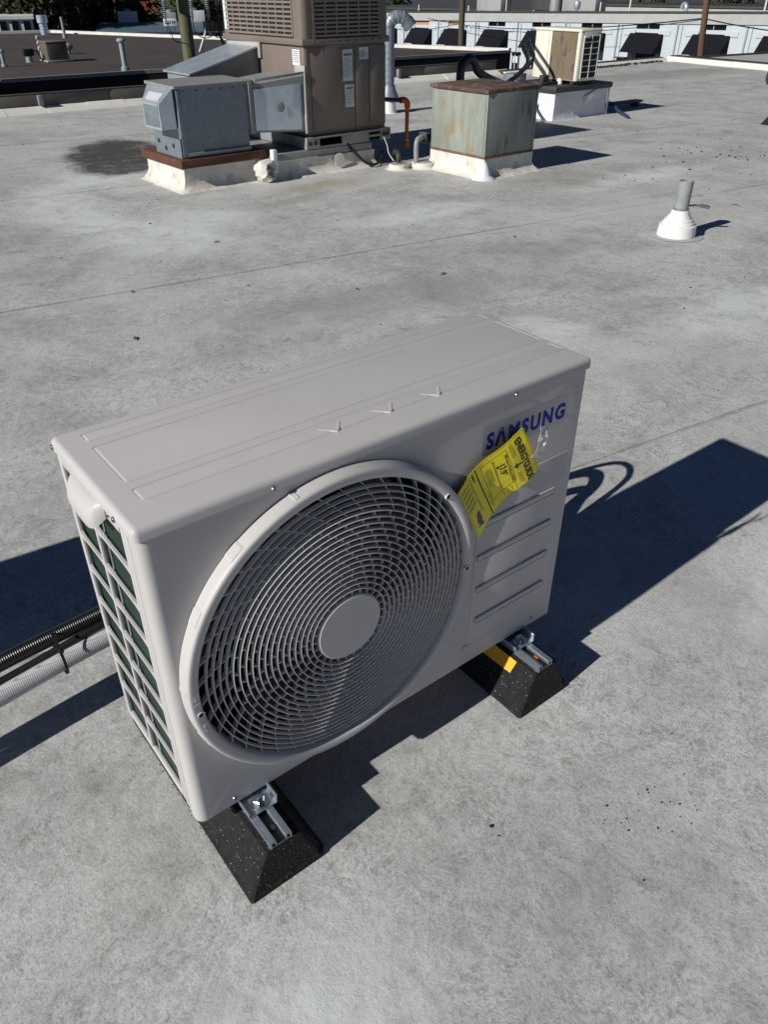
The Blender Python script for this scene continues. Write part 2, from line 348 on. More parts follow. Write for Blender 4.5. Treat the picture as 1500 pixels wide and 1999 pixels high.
def text_bm(s, size, bold=0, align='LEFT', shear=0, ext=0, res=3, sp=1.0):
    cu = bpy.data.curves.new('txt', 'FONT'); cu.body = s; cu.size = size; cu.offset = bold; cu.align_x = align
    cu.shear = shear; cu.space_character = sp; cu.extrude = ext; cu.resolution_u = res; cu.fill_mode = 'FRONT' if not ext else 'BOTH'
    o = bpy.data.objects.new('txt', cu); C.objects.link(o)
    dg = bpy.context.evaluated_depsgraph_get(); me = bpy.data.meshes.new_from_object(o.evaluated_get(dg))
    bpy.data.objects.remove(o); bpy.data.curves.remove(cu)
    b = bmesh.new(); b.from_mesh(me); bpy.data.meshes.remove(me); return b
def fit_bm(b, w=None, h=None):     # shift to origin, scale to w x h
    xs = [v.co.x for v in b.verts]; ys = [v.co.y for v in b.verts]
    x0, x1, y0, y1 = min(xs), max(xs), min(ys), max(ys)
    sx = w/(x1-x0) if w else (h/(y1-y0)); sy = h/(y1-y0) if h else sx
    for v in b.verts: v.co.x = (v.co.x-x0)*sx; v.co.y = (v.co.y-y0)*sy
    return b
def solid(bm, t):          # give an open sheet real thickness
    bm.normal_update(); faces = bm.faces[:]; be = [e for e in bm.edges if len(e.link_faces) == 1]
    cp = {v: bm.verts.new(v.co-v.normal*t) for v in bm.verts[:]}
    for f in faces: bm.faces.new([cp[v] for v in reversed(f.verts)])
    for e in be:
        a, b = e.verts; bm.faces.new((a, b, cp[b], cp[a]))
def rotX(a): return Matrix.Rotation(a, 3, 'X')
def rotY(a): return Matrix.Rotation(a, 3, 'Y')
def rotZ(a): return Matrix.Rotation(a, 3, 'Z')

# ================================================================ SETTING
g = new(); bmesh.ops.create_grid(g, x_segments=2, y_segments=2, size=700, matrix=Matrix.Translation((0, 0, -5.2)))
struct('ground', g, 'asphalt')

# our roof: a deck with overlapping membrane sheets
g = new(); prism(g, [(-9, -6), (14.2, -6), (15.15, 7.6), (15.56, 10.15), (-9, 10.15)], -5.2, -.02)
deck = struct('roof_deck', g, 'far_grey')
SL = -.13
lines = [-9.5, -6.9, -4.4, -1.75, .72, 3.235, 5.72, 8.2, 10.15]
for i in range(len(lines)-1):
    a, b = lines[i], lines[i+1]
    g = new(); nx = 60
    zt = .0015*(i % 2)
    ya = lambda x: min(10.05, max(-6, a+SL*x + .010*noise.noise(Vector((x*1.1, a, 0)))))
    yb = lambda x: min(10.05, max(-6, b+SL*x + (.06 if i < len(lines)-2 else 3.0) + .010*noise.noise(Vector((x*1.1, b, 3)))))
    lo, hi, lb = [], [], []
    for k in range(nx+1):        # near edge laps 4 mm over the sheet in front, far edge tucks under the next
        x = -9 + (15.3+9)*k/nx
        lb.append(g.verts.new((x, ya(x)-.003, -.010))); lo.append(g.verts.new((x, ya(x), .004))); hi.append(g.verts.new((x, max(yb(x), ya(x)+.001), .0)))
    for k in range(nx):
        g.faces.new((lo[k], lo[k+1], hi[k+1], hi[k])); g.faces.new((lb[k], lb[k+1], lo[k+1], lo[k]))
    obj('membrane_sheet', g, 'roof', deck)

# back parapet (tall part) and its low continuation
def wedge(bm, x0, x1, y0, y1, h0, h1, d=.07):     # coved flashing strip along x
    hexa(bm, [(x0, y0-d, h0), (x1, y1-d, h0), (x1, y1, h0), (x0, y0, h0), (x0, y0-.01, h1), (x1, y1-.01, h1), (x1, y1, h1), (x0, y0, h1)])
par = thing('parapet_wall', 'low dark grey parapet with seams along the back edge of the flat roof', 'wall', (0, 10.1, 0))
g = new(); box(g, -9, 10.75, .02, .075, -.02, .205, .006); obj('wall', g, 'parapet', par)
g = new(); box(g, -9, 10.77, -.003, .035, .207, .213, .002); obj('coping', g, 'tan', par)
xs = -9
while xs < 10.6:
    w = random.uniform(1.0, 1.9); x2 = min(10.75, xs+w)
    g = new(); box(g, xs+.006, x2-.006, .006, .018, .075, .195, .002); obj('flashing_panel', g, 'parapet', par); xs = x2
g = new()
for i in range(40):
    x = -9+i*.5; wedge(g, x, x+.498, 0, 0, .001, .072+.012*noise.noise(Vector((x, 0, 0))), .13+.03*noise.noise(Vector((x, 5, 0))))
obj('base_flashing', g, 'edge_white', par)
for x in (2.95, 8.55):
    g = new(); box(g, x-.03, x+.03, -.05, .004, .08, .19, .008); obj('scupper_clip', g, 'galv_dull', par)
lowp = thing('roof_edge', 'low white edge strip with moss at the far corner of the roof', 'roof edge', (0, 0, 0))
g = new(); wedge(g, 10.76, 15.5, 9.93, 10.05, .001, .05, .22); obj('base_flashing', g, 'edge_white', lowp)
g = new(); hexa(g, [(10.76, 9.93, .0), (15.5, 10.05, .0), (15.5, 10.2, .0), (10.76, 10.1, .0), (10.76, 9.93, .062), (15.5, 10.05, .062), (15.5, 10.2, .062), (10.76, 10.1, .062)])
obj('edge_metal', g, 'edge_dark', lowp)
g = new()
for i in range(150):
    x = random.uniform(12.9, 15.2); y = 9.72+(x-12)*.055+random.gauss(0, .03); s = random.uniform(.012, .04)
    bmesh.ops.create_icosphere(g, subdivisions=1, radius=s, matrix=Matrix.Translation((x, y, s*.3)) @ Matrix.Diagonal((1.6, 1, .6, 1)))
obj('moss_clump', g, 'moss', lowp, kind='stuff')
# right hand edge: white sunlit flashing, dark metal, roof beyond
rp = thing('roof_kerb', 'bright white kerb with dark metal cap along the right edge of the roof', 'roof edge', (0, 0, 0))
pa, pb = Vector((15.42, 9.90, 0)), Vector((14.55, 3.6, 0))
def strip(bm, a, b, off0, off1, z0, z1, n=1):
    d = (b-a).normalized(); nr = Vector((-d.y, d.x, 0))
    for i in range(n):
        p = a+(b-a)*(i/n+.002); q_ = a+(b-a)*((i+1)/n-.002)
        hexa(bm, [p+nr*off0+Vector((0, 0, z0)), q_+nr*off0+Vector((0, 0, z0)), q_+nr*off1+Vector((0, 0, z0)), p+nr*off1+Vector((0, 0, z0)),
                  p+nr*off0+Vector((0, 0, z1)), q_+nr*off0+Vector((0, 0, z1)), q_+nr*off1+Vector((0, 0, z1)), p+nr*off1+Vector((0, 0, z1))])
for i in range(4):
    g = new(); strip(g, pa+(pb-pa)*i/4, pa+(pb-pa)*(i+1)/4, .0, .05, .0, .088+.004*(i % 2)); obj('flashing_strip', g, 'edge_white', rp)
g = new(); strip(g, pa, pb, .052, .30, .0, .102); obj('cap_metal', g, 'edge_dark', rp)
g = new(); prism(g, [(15.60, 9.78), (14.75, 3.4), (26, 1), (26.5, 8.62), (18.5, 9.45)], -5.2, .03)
nb = tag(obj('neighbour_roof', g, 'cornice'), 'flat pale grey roof beyond the white kerb at the right edge', 'building')
g = new()
tag(obj('roof_trim', (box(g, 0, 11, -.03, .05, -.25, .055, .005), g)[1], 'edge_dark', None, (15.62, 9.86, 0), -.11), 'dark metal trim along the far side of the pale roof at right', 'trim')

# ---------------------------------------------------------------- neighbouring building with brown gravel roof
bb = thing('brown_roof_building', 'low building with a dark brown gravel roof and black fascia behind the parapet', 'building', (0, 0, -.6))
poly = [(-20, 20.9), (5.31, 21.0), (8.96, 21.15), (16.66, 20.45), (21.65, 20.34), (19.94, 24.5), (17.3, 32.27), (13.5, 42.1), (11.22, 42.4), (-20, 44)]
g = new(); prism(g, [(x, y+.12 if y < 21.3 else y-.1) for x, y in poly], -.3, -.005); obj('roof', g, 'brown_roof', bb)
g = new(); prism(g, [(x*.998, y+.3 if y < 21.3 else y-.3) for x, y in poly], -4.6, -.302); obj('wall', g, 'black_wall', bb)
def edge(bm, a, b, w, z0, z1):
    a = Vector((*a, 0)); b = Vector((*b, 0)); strip(bm, a, b, -w/2, w/2, z0, z1)
for a, b in zip(poly[:5], poly[1:5]):
    g = new(); edge(g, a, b, .10, -.03, .05); obj('edge_trim', g, 'roof_line', bb)
    g = new(); edge(g, (a[0], a[1]-.02), (b[0], b[1]-.02), .05, -.62, -.032); obj('fascia', g, 'black_wall', bb)
for a, b in zip(poly[4:9], poly[5:9]):
    g = new(); edge(g, a, b, .22, -.03, .10); obj('edge_trim', g, 'edge_white', bb)
# gravel streak bands read from the roof sheets
GR = 'vents on the brown roof'
cond = thing('condenser_unit', 'small brown louvred condenser on a pad on the brown roof', 'air conditioner', (7.98, 25.6, -.6))
g = new(); box(g, -.06, .68, -.06, .66, 0, .045, .008); obj('pad', g, 'roof_line', cond)
g = new(); box(g, .0, .6, 0, .6, .047, .47, .015); obj('body', g, 'cond', cond)
g = new(); box(g, -.015, .615, -.015, .615, .472, .52, .02); obj('lid', g, 'tan', cond)
for i in range(12):
    g = new(); x = .04+i*.046; box(g, x, x+.018, -.012, -.001, .07, .455); obj('louvre_bar', g, 'tan_grille', cond)
def pipe_thing(name, label, cat, loc, r, h, m='green_metal', cap=True, lean=(0, 0), collar=True, group=GR):
    t = thing(name, label, cat, loc, 0, group)
    g = new(); tube(g, [(0, 0, 0), (lean[0], lean[1], h)], r, 16); obj('pipe', g, m, t)
    if collar: g = new(); lathe(g, [(r*1.6, 0), (r*1.5, h*.18), (r*1.05, h*.2), (r*1.03, h*.24)], 16); obj('collar', g, m, t)
    if cap:
        g = new(); lathe(g, [(0, h+.02), (r*1.7, h+.02), (r*1.75, h+.05), (r*1.2, h+.09), (0, h+.10)], 16, Matrix.Translation((lean[0], lean[1], 0))); obj('cap', g, m, t)
    return t
pipe_thing('vent_pipe', 'tall grey green capped vent pipe standing near the edge of the brown roof', 'vent', (8.57, 21.4, -.6), .065, .66)
pipe_thing('vent_pipe', 'slim pale pipe without cap at the far edge of the brown roof', 'vent', (12.48, 37.3, -.6), .06, .75, 'galv_dull', False)
pipe_thing('vent_pipe', 'short grey pipe at the left border of the brown roof', 'vent', (6.55, 25.0, -.6), .05, .32)
st = thing('metal_flue', 'shiny wide metal flue rising over the trees behind the brown condenser', 'flue', (12.62, 40.3, -.6), 0, GR)
g = new(); tube(g, [(0, 0, 0), (0, 0, .48)], .17, 20); obj('pipe', g, 'galv_bright', st)
for k in range(3):
    g = new(); lathe(g, [(.172, .08+k*.12), (.185, .09+k*.12), (.185, .11+k*.12), (.172, .12+k*.12)], 20); obj('band', g, 'galv_bright', st)
g = new(); tube(g, [(0, 0, .45), (0, 0, .74)], .23, 20); obj('top_section', g, 'galv_bright', st)
ms = thing('mushroom_vent', 'black gooseneck vent left of the brown condenser', 'vent', (7.55, 26.0, -.6), 0, GR)
g = new(); lathe(g, [(.12, 0), (.10, .02), (.09, .16), (0, .16)], 14); obj('base', g, 'galv_dull', ms)
g = new(); box(g, -.14, .16, -.08, .08, .16, .34, .03); obj('hood', g, 'cable', ms)
g = new(); tube(g, smooth_path([(.1, 0, .25), (.24, 0, .28), (.3, -.1, .1), (.4, -.1, .05)]), .018, 8); obj('cable', g, 'cable', ms)
ms = thing('turbine_vent', 'small pale round vent right behind the brown condenser', 'vent', (9.6, 28.6, -.6), 0, GR)
g = new(); lathe(g, [(.07, 0), (.07, .1), (.16, .16), (.17, .24), (.1, .3), (0, .3)], 16); obj('dome', g, 'galv_dull', ms)
ds = thing('disconnect_post', 'thin white conduit post beside the brown condenser', 'post', (8.28, 27.2, -.6))
g = new(); tube(g, [(0, 0, 0), (0, 0, .60)], .018, 8); obj('post', g, 'far_white', ds)
for z in (.22, .36, .50):
    g = new(); box(g, -.05, .04, -.03, .03, z, z+.09, .008); obj('fitting_box', g, 'far_white', ds)

# ---------------------------------------------------------------- white building with awnings
wb = thing('white_awning_building', 'long pale painted brick building with charcoal awnings under a grey cornice', 'building', (57.0, 72.0, 0), -PI/2+.03186)
# local: x runs to the right along the facade, +y is behind it. slope of the street:
def sl(u, z): return z+.0185*(u-20)
def fbox(bm, u0, u1, y0, y1, z0, z1):
    return hexa(bm, [(u0, y0, sl(u0, z0)), (u1, y0, sl(u1, z0)), (u1, y1, sl(u1, z0)), (u0, y1, sl(u0, z0)),
                     (u0, y0, sl(u0, z1)), (u1, y0, sl(u1, z1)), (u1, y1, sl(u1, z1)), (u0, y1, sl(u0, z1))])
U0, U1 = -26, 62
opc = [-10.3, -5.1, 0.05, 5.22, 9.95, 15.15, 20.3, 25.55, 30.8, 36.2, 41.6, 47.0, 52.5]
zt_c, zb_c = -.78, -1.43
segs = []; prev = U0
for c in opc: segs.append((prev, c-1.02)); prev = c+1.02
segs.append((prev, U1))
for a, b in segs:
    g = new(); fbox(g, a, b, 0, .35, -5.6, zb_c-.002); obj('wall', g, 'wall_blue', wb)
for c in opc:                                   # wall between window and door
    g = new(); fbox(g, c-1.018, c+1.018, .02, .33, -2.06, -1.78); obj('wall', g, 'wall_blue', wb)
    for s in (-1, 1):
        g = new(); fbox(g, c+s*1.55-.5, c+s*1.55+.5, -.06, -.004, -2.18, -1.84+.0); obj('pilaster_step', g, 'wall_blue', wb)
g = new(); fbox(g, U0, U1, -.10, .5, zb_c, zt_c); obj('cornice', g, 'cornice', wb)
g = new(); fbox(g, U0, U1, -.16, .52, zt_c+.003, zt_c+.13); obj('coping', g, 'edge_dark', wb)
g = new(); fbox(g, U0, U1, .53, 14, -5.6, zt_c-.1); obj('roof', g, 'far_grey', wb)
g = new(); fbox(g, U0, U1, .36, .52, -5.6, zb_c-.01); obj('inner_wall', g, 'glass_dark', wb)
for i, c in enumerate(opc):
    brd = c in (5.22, 9.95)
    g = new(); fbox(g, c-1.015, c+1.015, .14, .18, -1.775, zb_c-.004); w = obj('window', g, 'board' if brd else 'glass_dark', wb)
    if brd: w['label'] = 'window boarded with plywood'
    if not brd:
        g = new(); fbox(g, c-.03, c+.03, .08, .138, -1.77, zb_c-.006); obj('mullion', g, 'frame_grey', w)
    g = new(); fbox(g, c-1.015, c+1.015, .05, .138, -1.80, -1.777); obj('sill', g, 'frame_grey', w)
    # awning: wedge over the doorway
    hw = 1.48; zt, zf, pr = -2.02, -3.30, 1.15
    g = new()
    P0 = [(c-hw, -.012, sl(c, zt)), (c+hw, -.012, sl(c, zt)), (c+hw, -pr, sl(c, zf)), (c-hw, -pr, sl(c, zf))]
    P1 = [(x, -.012 if y > -.1 else y, sl(c, zf)-.0) for x, y, z in P0]
    v = [g.verts.new(p) for p in P0]; u1 = g.verts.new((c-hw, -.012, sl(c, zf))); u2 = g.verts.new((c+hw, -.012, sl(c, zf)))
    g.faces.new((v[0], v[1], v[2], v[3])); g.faces.new((v[0], v[3], u1)); g.faces.new((v[1], u2, v[2])); g.faces.new((u1, v[3], v[2], u2)); g.faces.new((v[0], u1, u2, v[1]))
    obj('awning', g, 'awning', wb)
    # doorway
    g = new(); fbox(g, c-.98, c+.98, .2, .3, -5.5, -2.07); dd = obj('door', g, 'glass_dark', wb)
    g = new(); fbox(g, c-.99, c-.80, .1, .198, -5.5, -2.07); obj('jamb', g, 'frame_grey', dd)
for c, m2 in ((17.75, 1), (28.9, 0)):
    g = new(); fbox(g, c-.42, c+.42, -.05, -.004, -5.2, -3.75); d2 = obj('side_door', g, 'glass_dark', wb)
    g = new(); fbox(g, c-.55, c+.55, -.35, -.055, -3.74, -3.66); obj('canopy', g, 'edge_dark', d2)
    g = new(); fbox(g, c-.3, c+.25, -.08, -.055, -4.5, -4.0); obj('notice', g, 'far_white', d2)
for u in (-7.6, -2.6, 2.62, 7.6, 12.6, 17.0-4.2, 17.72-.02, 22.95, 28.15, 33.4, 38.85, 44.3):
    if u in (12.8,): continue
    g = new(); fbox(g, u-.06, u+.06, -.10, -.004, -5.5, -1.45); obj('downpipe', g, 'frame_grey', wb)
    g = new(); fbox(g, u+.34, u+.40, -.05, -.004, -5.5, -1.45); obj('downpipe', g, 'frame_grey', wb)
for u in (15.0, 13.4): 
    g = new(); fbox(g, u-2.1, u-1.9, -.15, -.004, -1.95, -1.75); obj('wall_light', g, 'frame_grey', wb)

# things on the white building's roof and behind it
RV = 'vents and units on the far rooftops'
def place(u, dy, z=0):
    a = -PI/2+.03186; return (57+u*math.cos(a)-dy*math.sin(a), 72+u*math.sin(a)+dy*math.cos(a), sl(u, z)-.85)
def vent_far(u, dy, r, h, lab, m='far_white', ball=False):
    t = thing('roof_vent', lab, 'vent', place(u, dy), 0, RV)
    g = new(); tube(g, [(0, 0, -.2), (0, 0, h)], r, 12); obj('pipe', g, m, t)
    if ball:
        g = new(); lathe(g, [(.1, h*.2), (r*2.2, h*.45), (r*2.6, h*.75), (r*2.1, h*.98), (.0, h*1.1)], 16); obj('turbine', g, 'galv_bright', t)
vent_far(22.9, 1.2, .11, .85, 'silver turbine vent on the roof edge of the white building, above the old cream unit', ball=True)
vent_far(25.4, 1.0, .06, .8, 'thin white pipe right of the silver turbine vent')
vent_far(28.2, 1.0, .07, 1.3, 'second white pipe right of the silver turbine vent, tall with a wire')
vent_far(3.6, 1.0, .06, .7, 'thin white pipe on the white building roof above the first boarded window')
vent_far(10.3, 1.2, .07, .6, 'white pipe on the white building roof above the second boarded window')
vent_far(15.2, 1.0, .05, 1.7, 'tall thin white mast on the roof of the white building')
vent_far(39.2, 1.0, .07, 1.6, 'slanting white pipe at the right end of the white building roof')
vent_far(39.9, 1.0, .07, 1.6, 'rightmost pale pipe on the white building roof')
gv = thing('gooseneck_vent', 'small blue grey hooded vent on the white building roof left of the brown pole', 'vent', place(32.8, 1.5), 0, RV)
g = new(); tube(g, smooth_path([(0, 0, 0), (0, 0, .5), (.2, .35, .62), (.25, .55, .4)]), .16, 12); obj('duct', g, 'galv_bright', gv)
g = new(); box(g, -.5, .5, -.9, .2, -.1, .12); obj('base', g, 'cornice', gv)
def hvac(u, dy, w, d, h, m, lab):
    t = thing('rooftop_unit', lab, 'air conditioner', place(u, dy), -PI/2+.032, RV)
    g = new(); box(g, -w/2, w/2, -d/2, d/2, .12, h, .04); obj('body', g, m, t)
    for s in (-.25, .25):
        g = new(); lathe(g, [(d*.28, h), (d*.28, h+.14), (d*.22, h+.15), (0, h+.1)], 14, Matrix.Translation((s*w, 0, 0))); obj('fan_hood', g, 'far_white', t)
    for s in (-.4, .4):
        g = new(); box(g, s*w-.05, s*w+.05, -d/2, d/2, -.1, .12); obj('leg', g, 'far_white', t)
hvac(9.0, 6, 3.2, 1.6, 1.5, 'far_grey', 'grey rooftop unit with pale fan hoods behind the first boarded windows')
hvac(14.4, 8, 3.4, 1.6, 1.9, 'far_dark', 'dark rooftop unit left of the big pale tanks on the white building')
hvac(20.6, 5, 3.6, 1.5, 1.3, 'far_grey', 'wide grey rooftop unit with twin white hoods above the old cream unit')
for k, u in enumerate((16.6, 18.1)):
    t = thing('roof_tank', ('left' if k == 0 else 'right')+' of two tall pale cylinders on the white building roof', 'tank', place(u, 6), 0, RV)
    g = new(); lathe(g, [(0, 2.6), (.45, 2.6), (.5, 2.5), (.5, 0), (0, 0)], 18); obj('shell', g, 'far_white' if k else 'galv_dull', t)
    g = new(); lathe(g, [(.52, 1.4), (.55, 1.42), (.55, 1.5), (.52, 1.52)], 18); obj('band', g, 'frame_grey', t)
def simple_building(name, lab, p0, p1, depth, z0, z1, m='far_grey', band=None, wins=0, roofm='far_grey', ribs=0, ribm='far_dark'):
    p0 = Vector((*p0, 0)); p1 = Vector((*p1, 0)); L = (p1-p0).length; a = math.atan2((p1-p0).y, (p1-p0).x)
    t = thing(name, lab, 'building', (p0.x, p0.y, 0), a)
    g = new(); box(g, 0, L, 0, depth, z0, z1); obj('wall', g, m, t)
    g = new(); box(g, -.15, L+.15, -.15, depth, z1+.003, z1+.2); obj('roof', g, roofm, t)
    if band:
        g = new(); box(g, .05, L-.05, -.08, -.004, band[0], band[1]); obj('band', g, band[2], t)
    for i in range(wins):
        u = (i+.5)*L/wins; g = new(); box(g, u-L/wins*.32, u+L/wins*.32, -.05, -.004, z1-1.9, z1-.7); w = obj('window', g, 'glass_dark', t)
        g = new(); box(g, u-.05, u+.05, -.09, -.052, z1-1.9, z1-.7); obj('mullion', g, 'frame_grey', w)
    for i in range(ribs):
        u = (i+.5)*L/ribs; g = new(); box(g, u-L/ribs*.28, u+L/ribs*.28, -.06, -.004, z0+.2, z1-.12); obj('bay', g, ribm, t)
    return t
simple_building('grey_long_building', 'long light grey building behind the white one at the top right', (80.5, 74), (86.5, 28), 12, -6, -.80, 'cornice', wins=0, roofm='edge_dark')
simple_building('dark_back_building', 'dark low building behind the rooftop units at top centre', (66.5, 92), (74, 66), 12, -6, -1.3, 'far_dark', wins=9, roofm='far_dark')
simple_building('white_striped_building', 'white building with dark vertical bays beside the trees at far left', (9.5, 69.5), (20.0, 66.2), 12, -6, -.83, 'far_white', ribs=14, ribm='glass_dark', roofm='far_white')
bl = simple_building('blue_roof_building', 'low building with a blue metal roof behind the brown roof', (26.1, 69.4), (44, 61.2), 10, -6, -1.95, 'far_white', ribs=16, ribm='glass_dark', roofm='far_blue')
g = new(); v = [g.verts.new(p) for p in ((-.4, -.6, -1.86), (20.2, -.6, -1.86), (20.2, 4.5, -1.42), (-.4, 4.5, -1.42))]; g.faces.new(v)
v2 = [g.verts.new((p.co.x, p.co.y, p.co.z-.08)) for p in v]; g.faces.new(v2[::-1])
for i in range(4): g.faces.new((v[i], v[(i+1) % 4], v2[(i+1) % 4], v2[i]))
obj('sloping_roof', g, 'far_blue', bl)
for i, (u, s) in enumerate(((2, .8), (5.5, .5), (7.5, .9), (11, .6), (14.5, 1.0))):
    a = math.atan2(61.2-69.4, 44-26.1)
    x, y = 26.1+u*math.cos(a)-5.5*math.sin(a), 69.4+u*math.sin(a)+5.5*math.cos(a)
    t = thing('rooftop_unit', ('leftmost small pale', 'second small grey', 'third mid pale', 'fourth squat grey', 'rightmost large khaki')[i]+' unit standing on the blue roofed building', 'air conditioner', (x, y, -1.8), a, 'units on the blue roofed building')
    g = new(); box(g, -s, s, -.5, .5, .1, .9+s*.3, .05); obj('body', g, ('far_white', 'far_grey', 'far_white', 'far_grey', 'khaki')[i], t)
    g = new(); lathe(g, [(.3, .9+s*.3), (.32, 1.05+s*.3), (0, 1.1+s*.3)], 12); obj('fan_hood', g, 'far_grey', t)
rs = simple_building('red_front_shop', 'shop with red panels and white signs behind the trees', (36, 88), (50, 82), 8, -6, .6, 'far_dark', wins=0, roofm='far_grey')
for u0, u1 in ((1.6, 3.2), (3.5, 5.0), (8.2, 11.0)):
    g = new(); box(g, u0, u1, -.12, -.004, -1.3, -.2); obj('red_panel', g, 'far_red', rs)
for u0, u1 in ((1.2, 3.0), (3.3, 4.6), (8.0, 10.6), (12.3, 13.6)):
    g = new(); box(g, u0, u1, -.12, -.004, -.05, .5); obj('white_sign', g, 'far_white', rs)

# signboard reading CS114 behind the pole
sg = thing('price_sign', 'small white signboard with black characters beside the green pole', 'sign', (22.4, 49.3, -.79), -.42)
g = new(); box(g, 0, .75, -.03, .03, 0, .37, .01); obj('board', g, 'sticker_w', sg)
g = fit_bm(text_bm('C$114', .2, .01), .62, .22)
for v in g.verts: v.co = Vector((.06+v.co.x, -.034, .07+v.co.y))
obj('characters', g, 'ink', sg)
for x in (.15, .6):
    g = new(); box(g, x-.03, x+.03, -.02, .02, -4.4, -.002); obj('post', g, 'far_dark', sg)

# ---------------------------------------------------------------- poles and lines
def pole(name, lab, base, top, r0, r1, m, group='utility poles'):
    t = thing(name, lab, 'pole', base, 0, group); d = Vector(top)-Vector(base)
    n = 14; pts = [d*(i/n)+Vector((.01*noise.noise(Vector((i, 0, r0))), .01*noise.noise(Vector((i, 3, r0))), 0)) for i in range(n+1)]
    g = new(); tube(g, pts, [r0+(r1-r0)*i/n for i in range(n+1)], 18); obj('shaft', g, m, t); return t, d
gp, d = pole('utility_pole', 'thick greenish weathered pole right behind the metal duct', (5.90, 11.92, -5.2), (5.83, 11.9, 6.5), .108, .085, 'wood_green')
zb = 5.2
def cyl_between(bm, a, b, r, seg=8): tube(bm, [a, b], r, seg)
g = new(); box(g, -.55, .75, -.16, -.05, zb+1.18, zb+1.30, .01); obj('crossarm', g, 'wood_dark', gp)
for x in (-.43, .0, .26):
    g = new(); prof = []
    for k in range(9):
        z = .0+k*.026; prof += [(.018, z), (.046, z+.004), (.018, z+.010)]
    prof = [(0, -.04), (.012, -.04), (.012, -.002)]+prof+[(.014, .26), (0, .26)]
    lathe(g, prof, 14, Matrix.Translation((x, -.2, zb+.88))); it = obj('insulator', g, 'insul', gp)
g = new(); tube(g, [(.10, -.1, zb+.43), (.24, -.14, zb+.72)], .016, 10); obj('steel_brace', g, 'far_white', gp)
g = new(); box(g, .22, .62, -.2, -.08, zb+.70, zb+.83, .01); obj('fuse_box', g, 'khaki', gp)
g = new(); box(g, .64, .72, -.2, -.08, zb+.69, zb+.84, .01); obj('switch_box', g, 'iron', gp)
for pts in ([(.0, -.2, zb+.85), (.02, -.2, zb+.7), (.15, -.22, zb+.62), (.3, -.22, zb+.66), (.36, -.2, zb+.8), (.37, -.2, zb+1.2)],
            [(.26, -.2, zb+.85), (.30, -.22, zb+.68), (.4, -.2, zb+.62), (.47, -.2, zb+.70), (.47, -.2, zb+1.3)],
            [(-.43, -.2, zb+.85), (-.38, -.2, zb+.72), (-.33, -.2, zb+.6), (-.1, -.1, zb+.55)]):
    g = new(); tube(g, smooth_path(pts), .007, 8); obj('wire', g, 'cable', gp)
g = new(); tube(g, smooth_path([(.42, -.22, zb+1.3), (.42, -.22, zb+.68), (.50, -.22, zb+.45), (.46, -.22, zb+.25), (.32, -.24, zb+.13), (.12, -.22, zb+.06), (.02, -.15, zb-.3)]), .02, 10); obj('cable', g, 'cable', gp)
g = new(); tube(g, smooth_path([(.78, -.22, zb+1.2), (.82, -.22, zb+.6), (.75, -.22, zb+.3), (.6, -.22, zb+.12), (.3, -.3, zb+.04), (.1, -.15, zb-.3)]), .018, 10); obj('cable', g, 'cable', gp)
bp_, d = pole('utility_pole', 'brown wooden pole in front of the awnings at right', (28.9, 17.3, -5.2), (28.15, 17.75, 3.5), .12, .10, 'wood_brown')
p3, d = pole('utility_pole', 'thin dark pole in front of the second boarded window', (35.2, 37.3, -5.2), (35.05, 37.4, 5), .19, .15, 'wood_dark')
def wire(a, b, sag, lab, r=.012):
    a, b = Vector(a), Vector(b); n = 16
    t = thing('overhead_line', lab, 'cable', a, 0, 'overhead lines')
    g = new(); tube(g, [(b-a)*(i/n)+Vector((0, 0, -sag*4*(i/n)*(1-i/n))) for i in range(n+1)], r, 6); obj('line', g, 'cable', t)
wire((28.38, 17.6, .28), (46, 53, -.95), .5, 'overhead line sloping left from the brown pole across the awnings', .02)
wire((28.38, 17.6, .25), (35.15, 37.3, -.72), .35, 'overhead line between the brown pole and the thin dark pole', .013)
wire((28.38, 17.6, .28), (31, 10, -.1), .25, 'overhead line leaving the brown pole to the right', .02)
wire((35.15, 37.3, -.42), (24.0, 48.0, .2), .3, 'overhead line left of the thin dark pole', .013)
wire((35.15, 37.3, -.55), (49, 62, -1.9), .3, 'service line from the thin dark pole to the white wall', .016)
wire((35.15, 37.3, -1.0), (56, 42, -2.7), .25, 'service line from the thin dark pole past the awnings', .016)

# ---------------------------------------------------------------- trees
def crown_mesh(seed, h, r, n, cone, leafsz):
    rnd = random.Random(seed); V = []; F = []
    cl = [(rnd.uniform(0, 2*PI), rnd.random(), rnd.uniform(.5, 1.0)) for _ in range(46)]
    for i in range(n):
        a, t, rr = cl[rnd.randrange(len(cl))]
        t2 = min(1, max(0, t+rnd.gauss(0, .05)))
        prof = (1-t2)**.8 if cone else math.sin(PI*min(.98, t2*.9+.08))**.6
        R_ = r*prof*rr; a2 = a+rnd.gauss(0, .35)
        p = Vector((math.cos(a2)*R_, math.sin(a2)*R_, h*(.12+.88*t2)))+Vector((rnd.gauss(0, r*.09), rnd.gauss(0, r*.09), rnd.gauss(0, h*.02)))
        s = leafsz*rnd.uniform(.5, 1.4); u = Vector((rnd.gauss(0, 1), rnd.gauss(0, 1), rnd.gauss(0, .6))).normalized(); w = u.orthogonal().normalized()
        k = len(V); V += [p+u*s, p+w*s*.6, p-u*s*.7, p-w*s*.5]; F.append((k, k+1, k+2, k+3))
    me = bpy.data.meshes.new('crown'); me.from_pydata(V, [], F); return me
